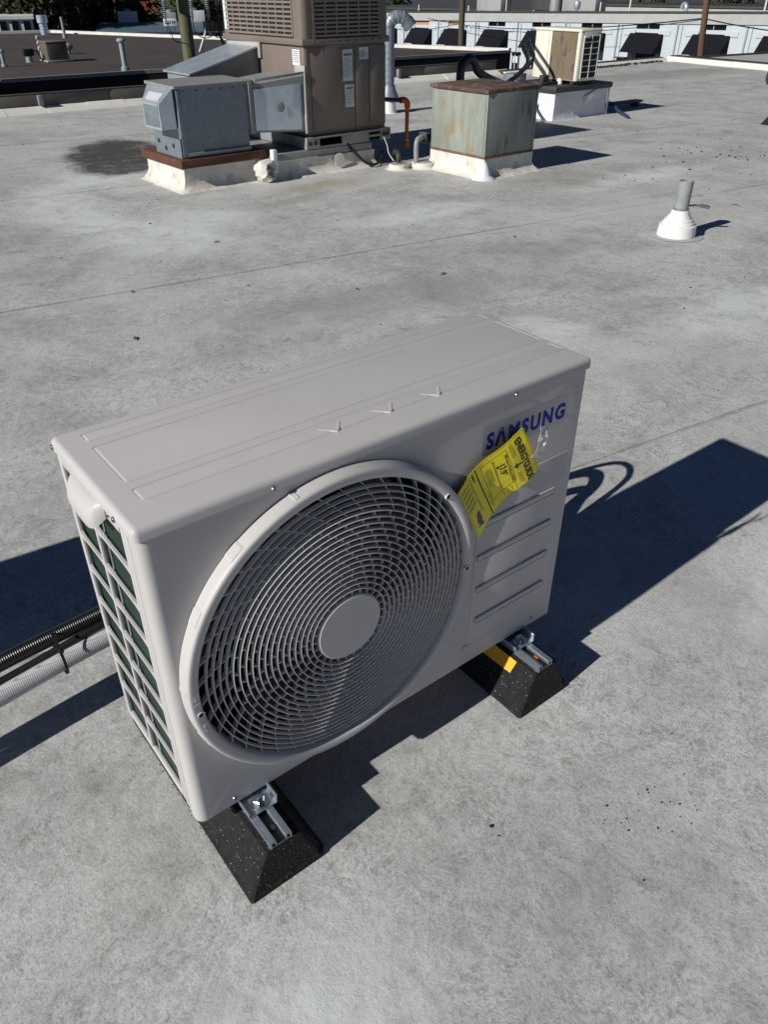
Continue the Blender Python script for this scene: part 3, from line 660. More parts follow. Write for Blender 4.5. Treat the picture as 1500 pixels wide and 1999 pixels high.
def trunk_mesh(h, r):
    g = new(); tube(g, [(0, 0, 0), (.05, 0, h*.5), (0, 0, h*.96)], [r, r*.6, r*.12], 8)
    for k in range(9):
        a = k*2.4; z = h*(.2+.08*k); tube(g, [(0, 0, z), (math.cos(a)*h*.16*(1-k*.07), math.sin(a)*h*.16*(1-k*.07), z+h*.03)], [r*.3, r*.08], 5)
    me = bpy.data.meshes.new('trunk'); g.to_mesh(me); g.free(); me.materials.append(M['bark']); return me
crowns = [crown_mesh(1, 10, 3.3, 6500, True, .26), crown_mesh(2, 9, 3.8, 7000, False, .26), crown_mesh(3, 11, 3.0, 6500, True, .24)]
tr = trunk_mesh(9.5, .28)
for i, me in enumerate(crowns): me.materials.append(M['leaf2' if i == 2 else 'leaf'])
labs = ['bushy olive evergreen', 'dark narrow conifer', 'broad rounded evergreen']
spots = [(14, 80), (17.5, 76), (21, 79), (23, 73.5), (25.5, 78), (28, 82), (30.5, 76.5), (33, 84), (36, 75.5), (40, 78), (43.5, 74.5), (47, 79), (20, 88), (27, 92), (36, 95), (46, 92), (9, 78), (52, 77),
         (60, 102), (66, 104), (71, 100), (78, 100), (100, 84), (103, 74), (106, 64), (108, 54), (109, 44), (56, 96), (30, 88), (41, 86)]
tl = []
for i, (x, y) in enumerate(spots):
    k = (i*7+i//3) % 3; s = random.uniform(.8, 1.1)
    t = thing('evergreen_tree', 'x', 'tree', (x, y, -5.2), random.uniform(0, 6), 'trees beyond the roofs'); t.scale = (s*1.1, s*1.1, s)
    where = 'far left behind the flue' if x < 22 else 'behind the brown roof left of the pole' if x < 34 else 'behind the green pole' if x < 48 else 'far behind the rooftop units at top centre' if x < 80 else 'far behind the long grey building at top right'
    tl.append((['bushy olive evergreen', 'rounded broad evergreen', 'dark narrow conifer'][k], where, math.atan2(x, y), t))
    obj('crown', crowns[k], None, t); obj('trunk', tr, None, t)

for kd, wh in sorted({(a, b) for a, b, c_, d_ in tl}):
    same = sorted([q_ for q_ in tl if q_[0] == kd and q_[1] == wh], key=lambda q_: q_[2])
    for i, q_ in enumerate(same):
        q_[3]['label'] = kd+' '+wh if len(same) == 1 else ['leftmost', 'second from left', 'third from left', 'fourth from left'][i]+' '+kd+' '+wh

# ================================================================ ROOFTOP EQUIPMENT
def curb(bm, x0, x1, y0, y1, h, flare=.09, top_in=0.0):
    n = 10; prev = None
    prof = [(flare, .001), (flare*.55, .012), (flare*.2, h*.25), (.0, h*.5), (-top_in, h)]
    rings = []
    for off, z in prof:
        pts = []
        cs = [(x0-off, y0-off), (x1+off, y0-off), (x1+off, y1+off), (x0-off, y1+off)]
        for i in range(4):
            a, b = cs[i], cs[(i+1) % 4]
            for k in range(n):
                t = k/n; x, y = a[0]+(b[0]-a[0])*t, a[1]+(b[1]-a[1])*t
                w = .012*(1 if z < h*.9 else .2)
                pts.append(bm.verts.new((x+w*noise.noise(Vector((x*7, y*7, z*9))), y+w*noise.noise(Vector((x*7+9, y*7, z*9))), z)))
        rings.append(pts)
    for a, b in zip(rings, rings[1:]):
        m_ = len(a)
        for k in range(m_): bm.faces.new((a[k], a[(k+1) % m_], b[(k+1) % m_], b[k]))
    bm.faces.new(rings[-1])
# ---- metal duct plenum on its curb
dt = thing('duct_plenum', 'galvanised sheet metal duct box with rain hood on a rusty framed white curb', 'duct', (2.395, 5.0, 0), .03)
g = new(); curb(g, 0, .68, 0, .62, .165, .07); obj('curb', g, 'curb_white', dt)
g = new(); box(g, -.03, .71, -.035, .65, .167, .225, .004); obj('curb_frame', g, 'rust_frame', dt)
g = new()          # body: slanted front top
pf = [(.0, .228), (.70, .228), (.70, .725), (.06, .725), (.0, .725)]
hexa(g, [(.01, .02, .228), (.60, .02, .228), (.60, .44, .228), (.01, .44, .228), (.01, .02, .44), (.60, .02, .44), (.60, .44, .44), (.01, .44, .44)])
obj('lower_body', g, 'galv', dt)
g = new(); hexa(g, [(.011, .0, .365), (.645, .0, .365), (.645, .45, .365), (.011, .45, .365), (.03, .0, .69), (.645, .0, .69), (.645, .45, .69), (.03, .45, .69)]); obj('upper_body', g, 'galv', dt)
g = new(); hexa(g, [(-.0, -.015, .69), (.66, -.015, .692), (.66, .46, .692), (-.0, .46, .692), (-.0, -.015, .706), (.66, -.015, .708), (.66, .46, .712), (-.0, .46, .712)]); obj('top_sheet', g, 'galv_dull', dt)
g = new(); box(g, .03, .60, -.004, .018, .24, .262, .003); obj('hem', g, 'galv_dull', dt)
g = new(); box(g, .012, .05, -.008, -.001, .24, .68, .002); obj('corner_seam', g, 'galv', dt)
# rain hood on the left face
g = new(); hexa(g, [(-.115, .03, .43), (.005, .03, .43), (.005, .30, .43), (-.115, .30, .43), (-.115, .03, .595), (.0, .02, .69), (.0, .42, .69), (-.115, .30, .595)]); hd = obj('rain_hood', g, 'galv_bright', dt)
g = new(); box(g, -.118, -.1155, .05, .28, .445, .585, .001); obj('hood_panel', g, 'galv', hd)
g = new(); hexa(g, [(-.095, .07, .613), (-.045, .07, .654), (-.045, .30, .654), (-.095, .27, .613), (-.097, .07, .617), (-.047, .07, .658), (-.047, .30, .658), (-.097, .27, .617)]); obj('warning_sticker', g, 'sticker', hd)
g = new(); box(g, -.05, -.03, .030, .036, .55, .61, .001); obj('rust_patch', g, 'rust', hd)
for y, z in ((.12, .29), (.25, .26), (.36, .30)):
    g = new(); box(g, .004, .009, y, y+.03, z, z+.03, .002); obj('clip', g, 'iron', dt)
# elbow duct between plenum and the tan unit
el = thing('elbow_duct', 'bright galvanised elbow duct joining the metal box to the tan unit', 'duct', (3.0, 5.03, 0))
g = new(); hexa(g, [(.03, -.01, .35), (.485, -.06, .325), (.485, .42, .325), (.03, .42, .35), (.03, -.01, .675), (.485, -.06, .72), (.485, .42, .72), (.03, .42, .675)]); obj('body', g, 'galv_dull', el)
g = new(); hexa(g, [(.045, -.022, .365), (.44, -.065, .343), (.44, -.05, .343), (.045, -.005, .365), (.045, -.022, .645), (.44, -.065, .665), (.44, -.05, .665), (.045, -.005, .645)]); obj('front_panel', g, 'galv_bright', el)
g = new(); lathe(g, [(.0, 0), (.035, .0), (.035, .004), (0, .006)], 18, Matrix.Translation((.26, -.053, .515)) @ Matrix.Rotation(PI/2, 4, 'X')); obj('test_plug', g, 'sealant', el)
for x in (.0, .016):
    g = new(); box(g, x, x+.012, -.035, .44, .345, .70, .002); obj('flange', g, 'galv_dull', el)
g = new(); box(g, .468, .49, -.085, -.062, .31, .75, .006); obj('sealant_bead', g, 'sealant', el)
g = new(); box(g, .03, .488, -.08, -.062, .715, .735, .004, rot=rotY(-.06)); obj('top_flange', g, 'galv_dull', el)
for k in range(5):
    for x_, z_ in ((.06+.09*k, .655+.006*k), ):
        g = new(); lathe(g, [(0, .004), (.005, .003), (.006, 0)], 8, Matrix.Translation((x_, -.028-.012*k, z_)) @ Matrix.Rotation(PI/2, 4, 'X')); obj('screw', g, 'screw', el)
for k in range(6):
    g = new(); lathe(g, [(0, .004), (.005, .003), (.006, 0)], 8, Matrix.Translation((.08+.1*k, -.001, .672)) @ Matrix.Rotation(PI/2, 4, 'X')); obj('screw', g, 'iron', dt)
# second duct sloping up behind
e2 = thing('transition_duct', 'second galvanised duct sloping up behind the elbow into the tan unit', 'duct', (2.95, 5.65, 0))
g = new(); hexa(g, [(-.1, .0, .40), (.53, .0, .45), (.53, .42, .45), (-.1, .42, .40), (-.1, .0, .70), (.53, .0, .87), (.53, .42, .87), (-.1, .42, .70)]); obj('body', g, 'galv_dull', e2)
g = new(); hexa(g, [(-.12, -.03, .705), (.52, -.03, .875), (.52, .46, .875), (-.12, .46, .705), (-.12, -.03, .717), (.52, -.03, .887), (.52, .46, .887), (-.12, .46, .717)]); obj('top_sheet', g, 'galv_bright', e2)
g = new(); box(g, .515, .536, -.06, .5, .80, .96, .008); obj('sealant_bead', g, 'sealant', e2)

# ---- tan packaged unit
RX, RY, RW, RD, RZ, RT = 3.50, 5.0, .84, 1.16, .275, 1.62
ru = thing('packaged_rooftop_unit', 'big tan packaged air conditioner with louvred upper section on a galvanised base', 'air conditioner', (RX, RY-.012, 0), .035)
g = new(); box(g, .01, RW-.01, .01, RD, RZ, .915, .012); obj('cabinet', g, 'tan', ru)
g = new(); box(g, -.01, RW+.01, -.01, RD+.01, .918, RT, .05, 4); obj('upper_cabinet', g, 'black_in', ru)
g = new(); box(g, -.016, RW+.016, -.016, RD+.016, .913, .958, .006); obj('louvre_frame', g, 'tan', ru)
g = new(); box(g, -.02, RW+.02, -.02, RD+.02, RT+.001, RT+.05, .02, 3); obj('top_panel', g, 'tan', ru)
for cx_, cy_ in ((0, 0), (RW, 0), (0, RD), (RW, RD)):    # rounded corner posts
    g = new(); sx = 1 if cx_ == 0 else -1; sy = 1 if cy_ == 0 else -1; pts = []
    R_ = .055; A = []
    for k in range(9):
        a = PI+PI/2*k/8; A.append((R_*math.cos(a)+R_-.014, R_*math.sin(a)+R_-.014))
    polyp = [(-.014, .10)]+A+[(.10 if cy_ == 0 else .05, -.014), (.10 if cy_ == 0 else .05, .0), (R_, .006), (.006, R_), (.0, .10)]
    prism(g, [(cx_+sx*x, cy_+sy*y) for x, y in polyp], .957, RT); obj('corner_post', g, 'tan', ru)
def louvre_face(axis, u0, u1, z0, z1, nv, nh, P, label):
    # slotted panel: horizontal slats with vertical bars, as real bars in front of the dark inside
    for i in range(nh+1):
        z = z0+(z1-z0)*i/nh; g = new()
        if axis == 'y': box(g, u0, u1, -.017, -.0105, z-.008, z+.008, .002, 1)
        else: box(g, -.017, -.0105, u0, u1, z-.008, z+.008, .002, 1)
        obj('louvre_slat', g, 'tan_grille', P)
    for i in range(nv+1):
        u = u0+(u1-u0)*i/nv; g = new()
        if axis == 'y': box(g, u-.007, u+.007, -.0185, -.0105, z0, z1, .002, 1)
        else: box(g, -.0185, -.0105, u-.007, u+.007, z0, z1, .002, 1)
        obj('louvre_bar', g, 'tan_grille', P)
louvre_face('y', .10, RW-.085, .975, 1.56, 6, 21, ru, '')
louvre_face('x', .11, RD-.08, .975, 1.56, 9, 19, ru, '')
g = new(); box(g, .105-.02, .108, -.022, -.018, .93, 1.6, .002); obj('seam_strip', g, 'tan', ru)
g = new(); box(g, RW-.075, RW-.068, -.022, -.018, .93, 1.6, .002); obj('seam_strip', g, 'tan', ru)
# panels on lower front
for x0, x1 in ((.065, .50), (.505, .655), (.66, RW-.012)):
    g = new(); box(g, x0, x1, .002, .0095, .31, .895, .003); obj('access_panel', g, 'tan', ru)
g = new(); box(g, .655, .662, -.004, .0015, .33, .80, .001); obj('panel_seam', g, 'tan_grille', ru)
g = new(); box(g, .02, .06, .004, .0095, .29, .905, .002); obj('corner_strip', g, 'tan', ru)
def sticker(x0, x1, z0, z1, lines, m='sticker', parent=ru, y=-.001, tilt=0, name='notice_sticker', head=None):
    g = new(); n = 6
    vs = [[g.verts.new((x0+(x1-x0)*i/n, y-.003-.002*math.sin(i*1.3+j), z0+(z1-z0)*j/n)) for i in range(n+1)] for j in range(n+1)]
    for j in range(n):
        for i in range(n): g.faces.new((vs[j][i], vs[j][i+1], vs[j+1][i+1], vs[j+1][i]))
    solid(g, .001)
    s = obj(name, g, m, parent)
    g = new()
    for k in range(lines):
        z = z1-(z1-z0)*(.3+.62*k/lines); w = (x1-x0)
        box(g, x0+w*.12, x0+w*random.uniform(.6, .9), y-.0062, y-.0056, z-.0022, z+.0022)
    if lines: obj('print_lines', g, 'frame_grey', s)
    if head:
        b = fit_bm(text_bm(head, .02, .0008), (x1-x0)*.78, (z1-z0)*.07)
        for v in b.verts: v.co = Vector((x0+(x1-x0)*.1+v.co.x, y-.0062, z1-(z1-z0)*.2+v.co.y))
        obj('print_heading', b, 'ink', s)
    return s
sticker(.375, .475, .655, .875, 8, 'sticker', head='ENERGYGUIDE')
sticker(.39, .485, .465, .63, 5, 'sticker', head='ENERGYGUIDE')
sticker(.545, .64, .80, .885, 6, 'sticker', y=.0)
# left face stickers (x = const)
def side_sticker(y0, y1, z0, z1, m='sticker_w', x=-.0, text=None, up_=False):
    g = new(); box(g, x-.003, x-.001, y0, y1, z0, z1, .0005, 1); s = obj('notice_sticker', g, m, ru)
    g = new()
    for k in range(6):
        z = z1-(z1-z0)*(.12+.8*k/6); box(g, x-.0042, x-.0034, y0+.02*(y1-y0)+.1*(y1-y0), y1-.1*(y1-y0), z-.004, z+.003)
    obj('print_lines', g, 'frame_grey', s)
side_sticker(.06, .16, .78, .885, x=.008)
side_sticker(1.06, 1.12, .99, 1.36, x=-.012)
g = new(); box(g, .004, .0095, .0, .14, .70, .78, .002); obj('sealant_smear', g, 'sealant', ru)
# galvanised base rail
g = new(); box(g, -.02, RW+.02, -.03, .02, .262, .278, .002); box(g, -.02, .10, -.03, -.012, .19, .262, .002); box(g, RW-.09, RW+.02, -.03, -.012, .19, .262, .002); box(g, .33, .62, -.03, -.012, .19, .262, .002)
box(g, .10, .33, -.03, -.012, .19, .206, .002); box(g, .62, RW-.09, -.03, -.012, .222, .24, .002)
obj('base_rail', g, 'galv_dull', ru)
g = new(); box(g, -.03, -.012, -.03, RD, .19, .278, .003); obj('side_rail', g, 'galv_dull', ru)
g = new(); box(g, RW+.005, RW+.02, -.02, RD, .19, .278, .003); obj('side_rail', g, 'galv_dull', ru)
for x in (.0, .055, RW-.02, RW-.06):
    g = new(); lathe(g, [(.0, 0), (.018, 0), (.018, .006), (0, .007)], 12, Matrix.Translation((x, -.031, .235)) @ Matrix.Rotation(PI/2, 4, 'X')); obj('rail_bolt', g, 'iron', ru)
g = new(); box(g, RW+.012, RW+.05, .15, .45, .28, .42, .01); obj('gas_valve_box', g, 'iron', ru)
g = new(); box(g, -.016, RW+.016, .03, RD, .186, .20, .001); obj('underside_pan', g, 'black_in', ru)
# screws
for i in range(9):
    g = new(); lathe(g, [(0, .004), (.005, .003), (.006, 0)], 8, Matrix.Translation((.09+i*.083, -.022, .936)) @ Matrix.Rotation(PI/2, 4, 'X')); obj('screw', g, 'iron', ru)
# curb under it
cu_ = thing('unit_curb', 'stained white curb under the tan packaged unit', 'curb', (3.1, 4.96, 0))
g = new(); curb(g, .0, 1.06, .0, 1.1, .13, .07); obj('membrane_wrap', g, 'curb_white', cu_)
g = new(); box(g, .03, 1.04, .01, 1.08, .132, .185, .004); obj('top_rail', g, 'galv_dull', cu_)
g = new(); box(g, .02, .06, -.05, .0, .06, .23, .004); obj('loose_tab', g, 'pvc', cu_)
g = new(); lathe(g, [(0, 0), (.055, .0), (.055, .003), (0, .005)], 18, Matrix.Translation((.68, -.02, .085)) @ Matrix.Rotation(PI/2-.2, 4, 'X')); obj('round_patch', g, 'curb_white', cu_)
# sealed pipe penetration between the curbs
pp = thing('pipe_boot', 'crumpled white sealed pipe end between the duct curb and the unit curb', 'pipe boot', (3.06, 4.93, 0))
g = new(); lathe(g, [(0.0, -.06), (.075, -.055), (.085, 0), (.082, .03), (.062, .055), (.045, .05), (.035, .02), (0, .0)], 22, Matrix.Translation((.0, -.0, .085)) @ Matrix.Rotation(PI/2-.15, 4, 'X') @ Matrix.Rotation(.3, 4, 'Y'))
for v in g.verts: v.co += Vector((noise.noise(v.co*30)*.030, noise.noise(v.co*22+Vector((5, 0, 0)))*.02, noise.noise(v.co*22+Vector((0, 5, 0)))*.022))
obj('wrapped_collar', g, 'curb_white', pp)
g = new(); tube(g, [(.0, .03, .085), (.005, -.035, .08)], .03, 14); obj('pipe_end', g, 'galv', pp)
# condensate / cables
cb = thing('power_cable', 'black cable hanging in a loop under the tan unit', 'cable', (3.88, 4.93, 0))
g = new(); tube(g, smooth_path([(0, .05, .20), (.06, .02, .13), (.14, -.03, .045), (.24, -.04, .022), (.33, .0, .05), (.38, .05, .10)]), .011, 10); obj('cable', g, 'cable', cb)
wr = thing('control_wire', 'thin white wire hanging down at the right corner of the tan unit', 'wire', (4.24, 4.93, 0))
g = new(); tube(g, smooth_path([(0, 0, .22), (.03, -.01, .15), (.04, -.02, .09), (.07, -.05, .03)]), .004, 8); obj('wire', g, 'pvc', wr)
# pitch pockets
def pocket(x, y, r, h, lab, pipe=None, m='curb_white'):
    t = thing('pitch_pocket', lab, 'roof fitting', (x, y, 0))
    g = new(); lathe(g, [(r*1.35, .001), (r*1.15, .008), (r*1.02, h*.4), (r, h), (r*.9, h+.004)], 22)
    for v in g.verts: v.co += Vector((noise.noise(v.co*15)*.008, noise.noise(v.co*15+Vector((5, 0, 0)))*.008, 0))
    obj('collar', g, m, t)
    g = new(); lathe(g, [(r*.93, h+.002), (r*.6, h+.010), (0, h+.012)], 18); obj('mastic_fill', g, 'lead', t)
    return t
t1 = pocket(4.22, 4.70, .085, .04, 'small round white pocket with dark pipe stub left of the gas valve')
g = new(); tube(g, smooth_path([(0, 0, .04), (.0, 0, .10), (.02, .03, .12), (.03, .09, .12)]), .022, 10); obj('pipe_stub', g, 'iron', t1)
t2 = pocket(4.43, 4.62, .10, .045, 'larger round white pocket carrying the grey gas pipe with valve')
g = new(); tube(g, smooth_path([(-.08, 0, .04), (-.085, 0, .13), (-.083, .0, .19), (-.06, .01, .225), (-.01, .02, .235), (.06, .05, .225), (.2, .1, .20)]), .02, 14); obj('gas_pipe', g, 'pvc_grey', t2)
for k, (x, z) in enumerate(((.02, .235), (.065, .225), (.105, .21), (.15, .2))):
    g = new(); box(g, x-.014, x+.014, -.01+.02*k, .075+.02*k, z-.045, z+.04, .012, rot=rotZ(.3)); obj('valve_fitting', g, 'iron', t2)
g = new(); tube(g, [(.07, .0, .2), (.08, -.02, .13)], .012, 8); obj('valve_handle', g, 'iron', t2)
# orange gas pipe with elbows
og = thing('gas_pipe', 'orange pipe with elbow dropping from the tan unit', 'pipe', (4.36, 5.1, 0))
g = new(); tube(g, [(0, 0, .485), (.20, -.01, .463)], .017, 12); obj('dark_pipe', g, 'iron', og)
g = new(); tube(g, smooth_path([(.19, -.01, .465), (.235, -.012, .462), (.262, -.014, .44), (.266, -.014, .40)], 6), .026, 14); obj('elbow', g, 'gas_orange', og)
g = new(); tube(g, [(.266, -.014, .41), (.262, -.014, .13)], .018, 12); obj('drop_pipe', g, 'gas_orange', og)
g = new(); lathe(g, [(0, .07), (.02, .075), (.028, .09), (.028, .125), (.023, .135), (.0, .135)], 14, Matrix.Translation((.262, -.014, 0))); obj('end_cap', g, 'gas_orange', og)
for z in (.398, .137):
    g = new(); lathe(g, [(.0185, z), (.021, z+.002), (.021, z+.008), (.0185, z+.01)], 14, Matrix.Translation((.264, -.014, 0))); obj('joint_ring', g, 'cream', og)
# spiral duct behind
sdk = thing('spiral_vent_duct', 'shiny galvanised spiral duct with hooded elbow behind the tan unit', 'duct', (6.285, 7.45, 0))
g = new(); lathe(g, [(.11, .001), (.09, .01), (.075, .17), (.0, .17)], 20); obj('white_base', g, 'pvc', sdk)
g = new(); lathe(g, [(.12, .155), (.12, .17), (.08, .25), (.07, .30)], 24); obj('storm_collar', g, 'galv', sdk)
pts = [(0, 0, .28), (-.01, 0, .9), (-.015, 0, 1.02)]
path = [Vector((.0*i/30, 0, .28+.62*i/30)) for i in range(31)]
g = new(); tube(g, path, [.06+(.0035 if i % 3 == 0 else 0) for i in range(31)], 24); obj('pipe', g, 'galv', sdk)
g = new(); arc = [Vector((.10*(1-math.cos(a)), -.05*(1-math.cos(a)), .895+.095*math.sin(a))) for a in [PI*k/12*.83 for k in range(13)]]
tube(g, arc, [.068]*13, 24); obj('elbow', g, 'galv', sdk)
for i in (3, 6, 9):
    g = new(); d_ = (arc[i+1]-arc[i-1]).normalized(); tube(g, [arc[i]-d_*.006, arc[i]+d_*.006], .072, 24); obj('elbow_seam', g, 'galv_bright', sdk)
g = new(); tube(g, [arc[-1]-(arc[-1]-arc[-2])*.2, arc[-1]+(arc[-1]-arc[-2]).normalized()*.07], .078, 24, caps=False); tube(g, [arc[-1]+(arc[-1]-arc[-2]).normalized()*.0, arc[-1]+(arc[-1]-arc[-2]).normalized()*.02], .066, 24); obj('outlet', g, 'galv', sdk)

# ---- weathered green box
gb = thing('green_metal_box', 'weathered pale green metal box with rust on a flared white curb', 'duct box', (4.50, 3.955, 0), .025)
g = new(); curb(g, .0, .58, .0, .64, .145, .075); obj('curb', g, 'curb_white', gb)
g = new(); lathe(g, [(.10, .002), (.06, .03), (.035, .10), (.0, .14)], 14, Matrix.Translation((.0, -.005, 0))); obj('corner_patch', g, 'curb_clean', gb)
g = new(); box(g, .0, .57, .0, .63, .146, .62, .003); obj('body', g, 'green_side', gb)
g = new(); box(g, -.0045, -.001, .02, .61, .165, .60, .001); obj('left_panel', g, 'green_box', gb)
g = new(); box(g, -.018, .592, -.018, .65, .61, .638, .003); obj('lid', g, 'lid_rust', gb)
g = new(); box(g, -.006, .576, -.006, .636, .147, .163, .002); obj('bottom_rust_band', g, 'rust', gb)
for (x, y) in ((-.004, -.004), (.556, -.004), (-.004, .616)):
    g = new(); box(g, x, x+.016, y-.002, y+.014, .165, .608, .002); obj('corner_angle', g, 'green_side', gb)
random.seed(5)
for k in range(4):
    x = .40+.06*k+random.uniform(-.02, .02); z = random.uniform(.3, .48); g = new(); hh = random.uniform(.03, .11)
    prism(g, [(x, z), (x+.006, z-hh*.1), (x+.009, z+hh*.4), (x+.005, z+hh), (x, z+hh*1.05), (x-.004, z+hh*.5)], .0005, .0022, Matrix.Rotation(PI/2, 4, 'X')); obj('rust_streak', g, 'rust', gb)
for k in range(4):
    g = new(); lathe(g, [(0, .003), (.004, .002), (.005, 0)], 8, Matrix.Translation((.05+.155*k, -.018, .624)) @ Matrix.Rotation(PI/2, 4, 'X')); obj('screw', g, 'iron', gb)
for k in range(3):
    g = new(); lathe(g, [(0, .003), (.004, .002), (.005, 0)], 8, Matrix.Translation((-.018, .08+.23*k, .624)) @ Matrix.Rotation(-PI/2, 4, 'Y')); obj('screw', g, 'iron', gb)
# hood at right of the box
g = new(); hexa(g, [(.575, .12, .34), (.60, .12, .34), (.60, .56, .34), (.575, .56, .34), (.575, .12, .60), (.59, .12, .60), (.59, .56, .60), (.575, .56, .60)])
hexa(g, [(.60, .12, .345), (.70, .12, .46), (.70, .56, .46), (.60, .56, .345), (.59, .12, .60), (.66, .12, .55), (.66, .56, .55), (.59, .56, .60)]); obj('side_hood', g, 'galv', gb)
# black corrugated hose coming from behind the box
bh = thing('black_hose', 'fat glossy black hose arching behind the green box to the old cream unit', 'hose', (5.15, 5.1, 0))
pts = smooth_path([(.12, 0, 0), (.115, 0, .45), (.11, .0, .64), (.135, .0, .715), (.205, .0, .745), (.29, .02, .715), (.35, .04, .65), (.46, .06, .59), (.62, .1, .54), (.9, .25, .48), (1.2, .4, .40)], 9)
g = new(); tube(g, pts, [.037+(.0025 if i % 2 else 0) for i in range(len(pts))], 16); obj('tube', g, 'black_pipe', bh)
for k, (dy, dz) in enumerate(((0, 0), (.08, -.05))):
    t = thing('black_hose', ('upper', 'lower')[k]+' of two thin black hoses rising to the back of the cream unit', 'hose', (6.2, 5.55, 0), 0, 'thin hoses to the cream unit')
    g = new(); tube(g, smooth_path([(.0, 0, .36+dz), (.35, .2+dy, .37+dz), (.62, .45+dy, .41+dz), (.84, .47+dy, .49+dz), (1.05, .5+dy, .62+dz), (1.22, .75+dy, .74+dz), (1.44, .95+dy, .76+dz)]), .024 if k else .019, 12); obj('tube', g, 'black_pipe', t)
# ---- old mini split
mc = thing('white_curb', 'tall clean white flashed curb with dark metal cap carrying the old cream unit', 'curb', (7.35, 5.76, 0))
g = new(); curb(g, .0, .93, .0, .72, .285, .015); obj('membrane_wrap', g, 'curb_clean', mc)
g = new(); box(g, -.035, .965, -.035, .75, .287, .345, .004); obj('metal_cap', g, 'dark_tin', mc)
g = new(); box(g, .50, .92, -.0165, -.012, .2, .283, .001, rot=rotY(-.3)); obj('membrane_patch', g, 'curb_clean', mc)
g = new(); box(g, .925, .945, -.022, -.01, .001, .285, .002); obj('corner_seam', g, 'curb_clean', mc)
old = thing('old_outdoor_unit', 'old cream outdoor unit with dirty tan coil and square grille on the white curb', 'air conditioner', (7.63, 5.72, .385), -.02)
g = new(); box(g, .0, .34, .0, .03, .0, .50, .012, 3); box(g, .0, .34, .45, .48, .0, .50, .008); box(g, .305, .335, .031, .449, .0, .50); obj('casing', g, 'cream', old)
g = new(); box(g, -.006, .345, -.006, .70, .475, .505, .010, 3); obj('top_cover', g, 'cream', old)
g = new(); box(g, .0, .3, .481, .69, .0, .474, .01); obj('valve_cover', g, 'cream', old)
g = new(); box(g, -.004, .02, .004, .045, .0, .474, .006); obj('corner_post', g, 'cream', old)
g = new(); box(g, -.004, .012, .43, .47, .0, .474, .004); obj('corner_post', g, 'cream', old)
g = new(); box(g, .010, .03, .046, .43, .012, .472); obj('coil', g, 'old_coil', old)
g = new(); box(g, .0, .02, .046, .43, .0, .011); obj('bottom_rail', g, 'galv_dull', old)
# grille on the end face (towards -y)
g = new(); box(g, .05, .31, -.003, .028, .03, .44); obj('grille_opening', g, 'black_in', old)
for k in range(8):
    z = .03+.41*k/7; g = new(); box(g, .045, .315, -.010, -.004, z-.005, z+.005, .001, 1); obj('grille_bar', g, 'cream', old)
for x in (.05, .18, .31):
    g = new(); box(g, x-.006, x+.006, -.013, -.004, .025, .445, .001, 1); obj('grille_bar', g, 'cream', old)
g = new(); box(g, .055, .14, -.016, -.004, .42, .44, .003); obj('lifting_handle', g, 'cream', old)
for y in (.05, .38):
    g = new(); box(g, .0, .33, y, y+.04, -.038, -.002, .004); obj('foot', g, 'iron', old)
g = new(); lathe(g, [(0, .02), (.02, .02), (.03, .008), (.035, -.038)], 14, Matrix.Translation((-.03, .22, 0))); obj('white_plug', g, 'pvc', old)
lc = thing('line_cover', 'grey metal line cover box between the green box and the cream unit', 'cover', (7.05, 6.15, 0))
g = new(); box(g, .0, .22, .0, .16, .0, .46, .006); obj('cover', g, 'galv', lc)
g = new(); box(g, .03, .19, -.01, -.001, .05, .42, .003); obj('front_plate', g, 'galv_dull', lc)
br = thing('metal_bracket', 'dark metal bracket under the left side of the cream unit', 'bracket', (7.33, 5.95, .347))
g = new(); box(g, .0, .10, .0, .06, .0, .10, .006); obj('upright', g, 'iron', br)
g = new(); box(g, -.04, .26, -.02, .0, .001, .03, .003); obj('base_bar', g, 'iron', br)
pl = thing('timber_plank', 'short dark blue grey plank lying beside the white curb', 'plank', (8.62, 5.98, 0), -.01)
g = new(); box(g, -.3, .62, -.05, .06, .05, .075, .004); obj('board', g, 'dark_tin', pl)
for x in (-.2, .5):
    g = new(); box(g, x, x+.07, -.04, .05, .002, .049, .004); obj('sleeper', g, 'iron', pl)
tb = tag(obj('drain_tube', (lambda g: (tube(g, smooth_path([(8.5, 5.9, .095), (8.45, 5.78, .09), (8.38, 5.65, .05), (8.27, 5.45, .02), (8.16, 5.32, .018)]), .02, 10), g)[1])(new()), 'blue_tube'), 'bent blue grey tube hanging off the plank onto the roof', 'tube')

# ---- white plumbing vent
pv = thing('plumbing_vent', 'grey vent pipe in a bright white stepped cone boot', 'vent', (4.275, 1.985, 0))
g = new(); lathe(g, [(.165, .0045), (.15, .006), (.118, .007)], 40); obj('base_patch', g, 'cornice', pv)
g = new(); lathe(g, [(.118, .002), (.112, .070), (.106, .074), (.099, .076), (.097, .086), (.087, .094), (.085, .103), (.073, .110), (.071, .118), (.057, .135), (.052, .155), (.046, .158)], 40)
obj('cone_boot', g, 'pvc', pv)
g = new(); lathe(g, [(.044, .155), (.048, .157), (.048, .166), (.044, .168)], 32); obj('hose_clamp', g, 'zinc', pv)
g = new(); tube(g, smooth_path([(.045, -.01, .174), (.09, -.035, .176), (.14, -.065, .17)]), .006, 8); tube(g, [(.125, -.05, .174), (.175, -.085, .160)], .0105, 8); obj('clamp_tail', g, 'zinc', pv)
g = new(); lathe(g, [(.043, .16), (.043, .325), (.0385, .325), (.0385, .22), (.0, .22)], 32); obj('pipe', g, 'pvc_grey', pv)
g = new(); box(g, .108, .122, -.012, .012, .05, .088, .002); obj('boot_tab', g, 'pvc', pv)

